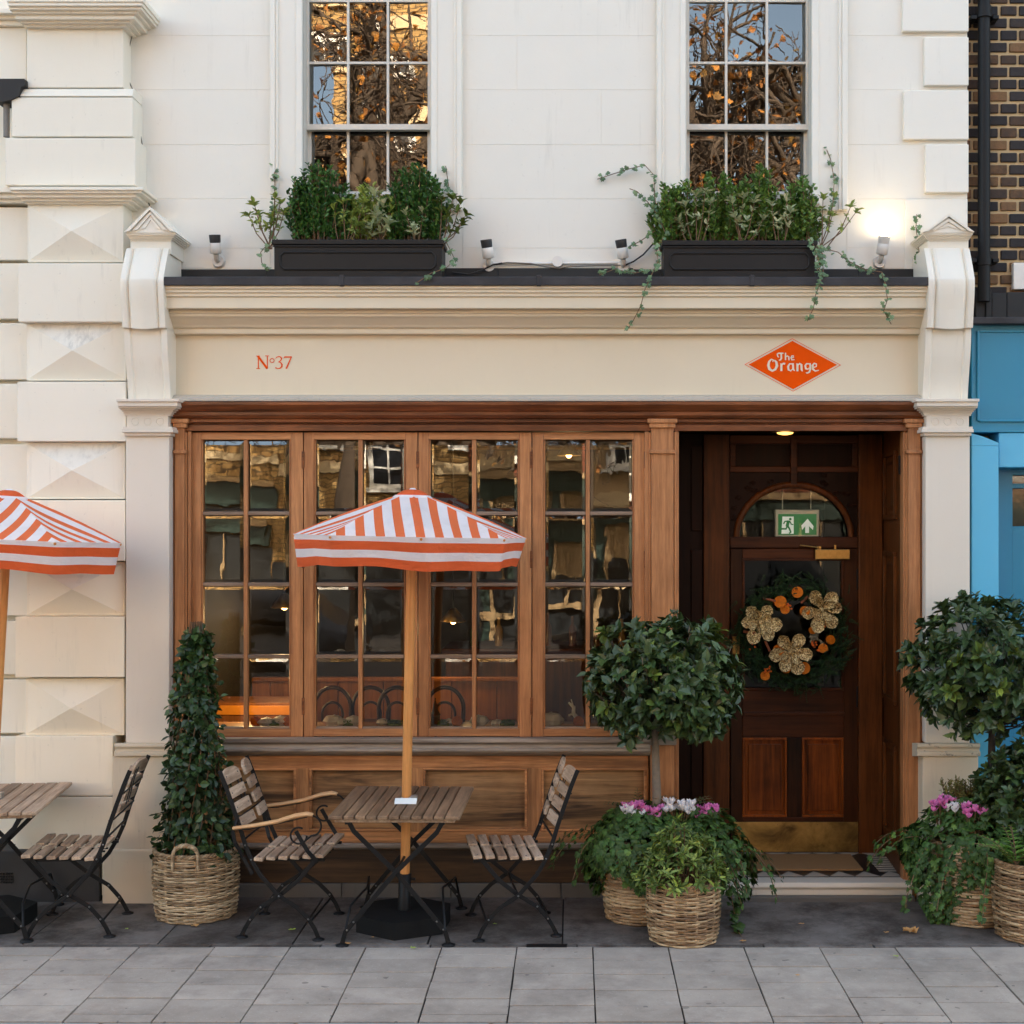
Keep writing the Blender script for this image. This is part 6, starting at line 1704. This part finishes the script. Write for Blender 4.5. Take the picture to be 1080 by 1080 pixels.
def cafe_table(px, y, label):
    o = inside('cafe_table', label, 'table', 'dark tables inside', (X(px, y), y, .1)); x = X(px, y); m = MB(); m.lathe([(.33, .82), (.34, .835), (.34, .85), (.33, .86)], 28, (x, y, 0)); m.build('top', M['bent'], o)
    m = MB(); m.lathe([(.22, .1), (.2, .13), (.04, .16), (.035, .8)], 18, (x, y, 0)); m.build('pedestal', M['bent'], o)
cafe_table(385, 1.35, 'round dark table inside behind the second window'); cafe_table(505, 1.3, 'round dark table inside behind the third window')
o = inside('bar_counter', 'dark wooden bar counter deep inside the shop', 'counter', None, (X(560, 3.2), 3.2, .1)); m = MB(); m.box(X(470, 3.2), X(690, 3.2), 3.2, 3.9, .1, 1.2); m.build('front', M['door_v'], o, bev=.01); m = MB(); m.box(X(466, 3.15), X(692, 3.15), 3.13, 3.95, 1.2, 1.25); m.build('top', M['door_h'], o, bev=.01)
r = random.Random(90)
for i in range(7):
    px = 500 + i*26; y = 3.4; x = X(px, y); m = MB(); hh = r.uniform(.2, .3); m.lathe([(.035, 0), (.037, hh*.6), (.014, hh*.75), (.014, hh)], 12, (x, y, 1.251)); tag(m.build('bottle', plain('bottle_glass', r.choice([lin(60,80,50), lin(90,50,24), lin(150,120,70)]), .1), at=(x, y, 1.25)), 'small bottle standing on the bar counter inside', 'bottle', 'bottles on the bar')
def pendant(px, py, y, e, label, col=(1, .62, .28)):
    x, z = X(px, y), Z(py, y); o = inside('pendant_lamp', label, 'lamp', 'warm pendant lamps inside', (x, y, 3.0)); m = MB(); m.tube([(x, y, z+.1), (x, y, 3.03)], .005, 6); m.build('flex', M['cable_dk'], o)
    m = MB(); m.lathe([(.02, .10), (.03, .09), (.10, .0), (.098, -.005), (.025, .082)], 20, (x, y, z)); m.build('shade', M['brass'], o); m = MB(); m.ball((x, y, z+.01), .028, .028, .034, 12); m.build('bulb', M['globe'], o)
    L = bpy.data.lights.new('pendant_glow', 'POINT'); L.energy = e; L.color = col; L.shadow_soft_size = .04; lo = bpy.data.objects.new('pendant_glow', L); COL.objects.link(lo); lo.location = (x, y, z-.06)
pendant(300, 640, 1.55, 1.3, 'warm pendant lamp inside behind the left window'); pendant(478, 655, 2.0, 1.3, 'warm pendant lamp inside behind the third window'); pendant(600, 480, 2.8, .8, 'warm pendant lamp over the bar inside')
o = inside('sideboard', 'amber lit sideboard close behind the left window', 'cabinet', None, (X(262, .95), .95, .1)); m = MB(); m.box(X(196, .95), X(312, .95), .95, 1.3, .1, Z(741, .95)); m.build('body', M['orange_wood'], o, bev=.008)
m = MB(); m.box(X(196, .95), X(312, .95), .94, .952, Z(754, .95), Z(744, .95)); m.build('drawer', plain('amber_drawer', lin(236,150,50), .4, 0, .2, 12), o, bev=.004)
L = bpy.data.lights.new('sideboard_fill', 'POINT'); L.energy = 1.6; L.color = (1, .62, .26); L.shadow_soft_size = .04; lo = bpy.data.objects.new('sideboard_fill', L); COL.objects.link(lo); lo.location = (X(265, .55), .55, Z(715, .55))  # added warm fill light that brightens the sideboard; no lamp stands here
# display on the inner window shelf
b = MB(); b.box(X(200, .07), X(684, .07), .066, .36, Z(768.2, .066)-.05, Z(768.2, .066)); b.build('window_shelf', M['riser'], shop, bev=.004)
zs_ = Z(768.2, .066)
def pebble(px, s, label, y=.12, mat='stone_w', sh=1.0):
    s *= 1.3; rr = random.Random(int(px*10)); m = MB(); x = X(px, y); m.ball((x, y, zs_+s*.55*sh), s, s*.8, s*.6*sh, 9, 0, .12, rr); tag(m.build('display_stone', M[mat], at=(x, y, zs_)), label, 'stone', 'pale stones along the window shelf')
for px, s, lb_ in ((281, .042, 'grey stone on the shelf of the left window'), (296, .046, 'pale crystal on the shelf at the right of the left window'), (352, .05, 'grey stone at the left of the second window shelf'), (361, .036, 'small white stone in the second window'), (372, .046, 'creamy rough stone left of the second window bar'), (404, .034, 'small white stone right of the second window bar'), (474, .034, 'small grey stone at the left of the third window'), (505, .05, 'white stone right of the third window bar'), (524, .03, 'small dark stone at the right of the third window'), (582, .06, 'big white crumpled stone in the right window')):
    pebble(px, s, lb_, .13 if px % 2 else .15)
def mosst(px, label):
    rr = random.Random(int(px)); m = MB(); y = .13; x = X(px, y); m.ball((x, y, zs_+.018), .05, .04, .02, 10, 0, .1, rr)
    for k in range(120):
        a = rr.uniform(0, 6.28); q = rr.random()*.05; leaf(m, Vector((x+q*math.cos(a), y+q*.8*math.sin(a), zs_+.03)), UPV+rdir(rr)*.8, rdir(rr), .02, .006)
    tag(m.build('moss', M['moss'], at=(x, y, zs_), recalc=False), label, 'moss', 'moss tufts along the window shelf')
for px, lb_ in ((288, 'moss tuft on the left window shelf'), (366, 'moss tuft left of the second window bar'), (416, 'moss tuft at the right of the second window'), (467, 'moss tuft at the left of the third window'), (536, 'moss tuft at the right of the third window')): mosst(px, lb_)
for px, lb_ in ((304, 'dried orange slice upright in the left window'), (270, 'dried orange slices heaped in the left window'), (482, 'dried orange slice in the third window'), (610, 'dried orange slice in the right window')):
    m = MB(); y = .12; x = X(px, y); m.tube([(x, y+.008, zs_+.034), (x, y-.004, zs_+.036)], .034, 16); tag(m.build('orange_slice', M['dried'], at=(x, y, zs_)), lb_, 'dried orange', 'dried orange slices along the window shelf')
o = inside('tower_ornament', 'small dark lantern tower ornament in the third window', 'ornament', None, (X(459, .13), .13, zs_)); x = X(459, .13); m = MB(); m.lathe([(.035, 0), (.03, .02), (.03, .07), (.036, .075), (.02, .10), (.012, .14), (.003, .17)], 8, (x, .13, zs_), 0, False); m.build('lantern', M['dark_pl'], o)
m = MB(); m.ball((x, .13, zs_+.175), .006, .006, .008, 6); m.build('finial', M['dark_pl'], o)
m = MB(); x = X(603, .16)
m.tube([(x+.03, .16, zs_), (x+.035, .16, zs_+.05), (x+.01, .16, zs_+.08), (x+.012, .16, zs_+.12), (x-.02, .16, zs_+.15)], [.012, .016, .014, .012, .006], 8); m.tube([(x+.01, .16, zs_+.08), (x-.02, .15, zs_+.07)], .007, 6); m.tube([(x+.012, .16, zs_+.12), (x-.004, .15, zs_+.17)], .004, 6)
tag(m.build('driftwood_ornament', M['stone_w'], at=(x, .16, zs_)), 'pale twisted driftwood ornament in the right window', 'ornament')

# ================================================================== ACROSS THE STREET (seen mirrored in the glass)
YO = -21.0
M['opp_band'] = plain('buff_stone_band', lin(206,180,138), .7)
def opp_house(x0, x1, h, mat, label, wins, gf, gfz=3.0, band=None):
    o = thing('terraced_house', ((x0+x1)/2, YO, 0), label, 'building', 'houses across the street'); m = MB(); m.box(x0, x1, YO-6, YO, 0, h); m.build('wall', mat, o)
    if band is not None:
        m = MB()
        for z0, z1 in band: m.box(x0, x1, YO-.02, YO+.07, z0, z1)
        m.build('string_course', M['opp_band'], o)
    if gf is not None: m = MB(); m.box(x0+.02, x1-.02, YO-.1, YO+.05, 0, gfz); m.build('ground_floor', gf, o)
    for (xc, zc_, w, hh) in wins:
        m = MB(); m.box(xc-w/2-.12, xc+w/2+.12, YO, YO+.035, zc_-hh/2-.12, zc_+hh/2+.2); m.box(xc-w/2-.2, xc+w/2+.2, YO, YO+.16, zc_-hh/2-.2, zc_-hh/2-.1); f = m.build('window', M['white'], o)
        m = MB(); m.box(xc-w/2, xc+w/2, YO+.036, YO+.042, zc_-hh/2, zc_+hh/2); m.build('pane', plain('dark_window_pane', (.02,.022,.026,1), .08), f)
        m = MB()
        for k in (-1/6, 1/6): m.box(xc+k*w-.02, xc+k*w+.02, YO+.043, YO+.07, zc_-hh/2, zc_+hh/2)
        for k in (-.25, 0, .25): m.box(xc-w/2, xc+w/2, YO+.044, YO+.068, zc_+k*hh-.022, zc_+k*hh+.022)
        m.build('sash_bar', M['white'], f)
    return o
M['opp_buff'] = stucco('buff_stucco', lin(176,146,104), .4)
dkgf = plain('dark_shop_paint', (.015,.017,.018,1), .35, 0, .2, 3)
M['opp_trim'] = plain('buff_trim_paint', lin(168,138,96), .6); M['opp_shop'] = plain('deep_green_shop_paint', lin(40,58,50), .4, 0, .2, 3)
def shopfront(o, x0, x1, h):
    m = MB(); x = x0+.1
    while x < x1-.2: m.box(x, x+.24, YO+.05, YO+.16, 0, h-.45); x += 1.25
    m.box(x0+.05, x1-.05, YO+.05, YO+.22, h-.45, h); m.build('shopfront', M['opp_shop'], o)
    m = MB(); x = x0+.3
    while x < x1-.2: m.box(x, x+.09, YO+.17, YO+.24, 0, h-.5); m.box(x+.5, x+.54, YO+.12, YO+.18, .6, h-.5); x += 1.25
    m.box(x0+.05, x1-.05, YO+.18, YO+.26, .5, .62); m.box(x0+.05, x1-.05, YO+.23, YO+.34, h-.02, h+.12); m.build('shop_trim', M['opp_trim'], o)
o = opp_house(-14.0, -6.4, 9.0, M['opp_yellow'], 'yellow brick house across the street, mirrored at the left of the windows', [(-12.6, 5.2, 1.1, 1.9), (-10.0, 5.2, 1.1, 1.9), (-7.6, 5.0, 1.0, 1.6)], dkgf, 2.2, [(3.2, 3.4), (6.9, 7.1)]); shopfront(o, -14, -6.4, 2.7)
o = opp_house(-6.39, -1.4, 15.0, M['opp_yellow'], 'tall yellow brick house with white bands across the street, mirrored behind the parasol', [(-5.2, 4.4, 1.0, 1.5), (-2.7, 4.4, 1.0, 1.5), (-5.2, 8.0, 1.0, 1.8), (-2.9, 8.0, 1.0, 1.8), (-5.0, 11.9, 1.0, 1.7), (-2.9, 11.9, 1.0, 1.7)], dkgf, 1.9, [(2.95, 3.2), (6.3, 6.6), (10.0, 10.3), (13.5, 13.8)])
o = opp_house(-1.39, 2.6, 8.4, M['opp_buff'], 'buff stuccoed house across the street, mirrored at the right of the windows', [(-.3, 4.9, .9, 1.6), (1.5, 4.9, .9, 1.6)], dkgf, 1.8, [(3.2, 3.45), (7.2, 7.4)]); shopfront(o, -1.39, 2.6, 3.0)
o = opp_house(2.61, 12.0, 7.0, M['opp_red'], 'low red brick house across the street, mirrored in the door fanlight', [(3.7, 4.3, 1.0, 1.6), (5.5, 4.3, 1.0, 1.6), (7.8, 4.3, 1.0, 1.6), (10, 4.3, 1, 1.6)], dkgf, 2.6, [(6.3, 6.6)]); shopfront(o, 2.61, 12, 2.9)
# plane tree
def plane(tx, ty, seed, label, dirs, fork, L0, nl, leader=None):
    r = random.Random(seed); o = thing('plane_tree', (tx, ty, 0), label, 'tree', 'plane trees across the street'); tr = MB(); lf = MB(); tips = []
    def grow(p, d, L, rad, depth):
        n = 6 if depth < 5 else 3; path = [p.copy()]; q = p.copy(); dd = d.copy()
        for i in range(n):
            dd = (dd + rdir(r)*.22 + Vector((0, 0, .04 if depth < 2 else -.03))).normalized(); q = q + dd*L/n; path.append(q.copy())
        tr.tube(path, [max(.008, rad*(1-.45*i/n)) for i in range(n+1)], 8 if depth < 3 else (4 if depth < 6 else 3), 0, False)
        if depth >= 2: tips.extend(path[2:])
        if depth < 7:
            for k in range(3):
                t_ = r.uniform(.3, 1.0); b_ = path[min(n, int(t_*n)+ (1 if k == 0 else 0))]
                nd = (dd*.7 + rdir(r)*.95); nd.z += .06; nd.normalize(); grow(b_, nd, L*r.uniform(.55, .8), rad*.52, depth+1)
    tr.tube([(tx, ty, -.3), (tx+.02, ty, fork*.4), (tx+.1, ty+.05, fork*.75), (tx+.2, ty+.1, fork+.2)], [.40, .32, .30, .28], 12)
    for d in dirs: grow(Vector((tx+.2, ty+.1, fork)), Vector(d).normalized(), L0, .23, 1)
    if leader:
        tr.tube([(tx+.2, ty+.1, fork), (leader[0]*.6+tx*.4, ty+.1, (fork+leader[2])*.5), leader], [.24, .2, .15], 8, 0, False)
        for d in ((-.8, 0, .7), (-.35, .2, 1), (.1, -.2, 1.1), (.6, .1, .9), (1, 0, .5), (-.9, .1, .2), (.3, .3, .8)): grow(Vector(leader), Vector(d).normalized(), 2.2, .12, 3)
    for k in range(nl):
        p = r.choice(tips) + rdir(r)*.35; s = r.uniform(.07, .14); ivyleaf(lf, p, rdir(r), rdir(r), s)
    tr.build('trunk', M['plane_bark'], o, recalc=False); lf.build('crown', M['autumn'], o, recalc=False)
M['plane_bark'] = plain('plane_bark', lin(74,60,46), .85, 0, .5, 6, .3); M['autumn'] = leafmat('autumn_leaf', [(0, G1(60,74,34)), (.3, G1(104,62,30)), (.75, G1(142,88,38)), (1, G1(190,126,44))], .7, .2)
plane(2.5, -14.4, 17, 'large autumn plane tree across the street, mirrored in the right sash window', ((-.95, .1, .75), (-.5, -.3, .95), (.55, .1, .95), (.05, .2, 1), (1.0, .3, .7), (-1.1, .2, .55), (.2, 0, 1.3), (-.25, .1, 1.3), (.8, .1, 1.3)), 5.4, 3.6, 4200, (3.2, -14.2, 8.2))
plane(-3.3, -14.0, 29, 'bare branched plane tree across the street, mirrored in the left sash window', ((-.8, .1, .8), (-.3, -.2, .95), (.5, .1, .8), (.05, .3, 1), (1.0, .3, .5)), 6.0, 3.1, 1900)
# parked van and dark car
def vehicle(name, label, cat, x, y, length, width, prof, mats, glass_z, wheel_r):
    o = thing(name, (x, y, -.12), label, cat); m = MB(); z0 = -.12
    m.prism([(x + a*length, z0 + b_) for a, b_ in prof], y-width/2, y+width/2, 'y'); m.build('body', mats[0], o, bev=.06)
    gl = plain('vehicle_glass', (.015,.017,.02,1), .06)
    m = MB()
    for (a0, a1, za, zb_) in glass_z: 
        m.prism([(x+a0[0]*length, z0+za), (x+a1[0]*length, z0+za), (x+a1[1]*length, z0+zb_), (x+a0[1]*length, z0+zb_)], y-width/2-.004, y+width/2+.004, 'y')
    m.build('side_window', gl, o)
    for sx in (-.30, .31):
        for sy in (-1, 1):
            m = MB(); yy = y+sy*(width/2-.08); m.tube([(x+sx*length, yy-.1, z0+wheel_r), (x+sx*length, yy+.1, z0+wheel_r)], wheel_r, 20); w = m.build('wheel', M['steel'], o, bev=.02)
            m = MB(); m.tube([(x+sx*length, yy+sy*.101, z0+wheel_r), (x+sx*length, yy+sy*.108, z0+wheel_r)], wheel_r*.6, 16); m.build('rim', M['alu'], w)
    return o
vehicle('parked_van', 'dark grey van parked across the street, mirrored faintly in the door glass', 'van', 3.4, -16.4, 4.9, 1.9, [(-.5, .3), (.5, .3), (.5, .9), (.46, 1.15), (.38, 1.25), (.27, 2.0), (.2, 2.15), (-.48, 2.2), (-.5, 2.0)], [plain('dark_van_paint', (.02,.022,.025,1), .25)], [((.12, .12), (.34, .24), 1.25, 1.9)], .34)
vehicle('parked_car', 'dark car parked across the street, mirrored low in the left windows', 'car', -5.4, -16.4, 4.3, 1.75, [(-.5, .3), (.5, .3), (.5, .75), (.30, .95), (.14, 1.42), (-.28, 1.45), (-.44, 1.0), (-.5, .95)], [plain('dark_car_paint', (.015,.017,.022,1), .2)], [((-.38, -.26), (-.04, -.04), 1.0, 1.36), ((.0, .0), (.26, .12), 1.0, 1.36)], .32)

# ================================================================== LIGHT, SKY, CAMERA
SUN_EL, SUN_ROT, SKY = R(33), R(12), .15
w = bpy.data.worlds.new('World'); SC.world = w; w.use_nodes = True
nt = w.node_tree; sk = nt.nodes.new('ShaderNodeTexSky'); sk.sky_type = 'NISHITA'; sk.sun_disc = False
sk.sun_elevation = SUN_EL; sk.sun_rotation = SUN_ROT; sk.air_density = .8; sk.dust_density = 4.0; sk.ozone_density = .5
bg = nt.nodes['Background']; bg.inputs['Strength'].default_value = SKY; mxn = nt.nodes.new('ShaderNodeMix'); mxn.data_type = 'RGBA'; mxn.blend_type = 'MULTIPLY'; mxn.inputs[0].default_value = 1; mxn.inputs[7].default_value = (1, .915, .75, 1)
nt.links.new(sk.outputs[0], mxn.inputs[6]); nt.links.new(mxn.outputs[2], bg.inputs[0])
sl = bpy.data.lights.new('sun', 'SUN'); sl.energy = 4.0; sl.angle = R(.6); sl.color = (1, .93, .82)
so = bpy.data.objects.new('sun', sl); COL.objects.link(so)
sd = Vector((math.sin(SUN_ROT)*math.cos(SUN_EL), math.cos(SUN_ROT)*math.cos(SUN_EL), math.sin(SUN_EL)))
so.rotation_euler = sd.to_track_quat('Z', 'Y').to_euler(); so.location = (0, 10, 30)
cam = bpy.data.cameras.new('camera'); co = bpy.data.objects.new('camera', cam); COL.objects.link(co); SC.camera = co
co.location = (CAMX, CAMY, CAMZ); co.rotation_euler = (R(90), 0, 0)
cam.sensor_width = 36; cam.sensor_height = 36; cam.sensor_fit = 'HORIZONTAL'; cam.lens = F/1080*36
cam.shift_x = -(CX-540)/1080; cam.shift_y = (CY-540)/1080
cam.clip_start = .05; cam.clip_end = 1000
vs = SC.view_settings; vs.view_transform = 'Standard'; vs.look = 'None'; vs.exposure = EXPO if 'EXPO' in globals() else 3.0; vs.gamma = 1; vs.use_curve_mapping = False
cy = SC.cycles
cy.max_bounces = 8; cy.diffuse_bounces = 4; cy.glossy_bounces = 4; cy.transparent_max_bounces = 12; cy.transmission_bounces = 4
cy.caustics_reflective = False; cy.caustics_refractive = False; cy.sample_clamp_indirect = 6
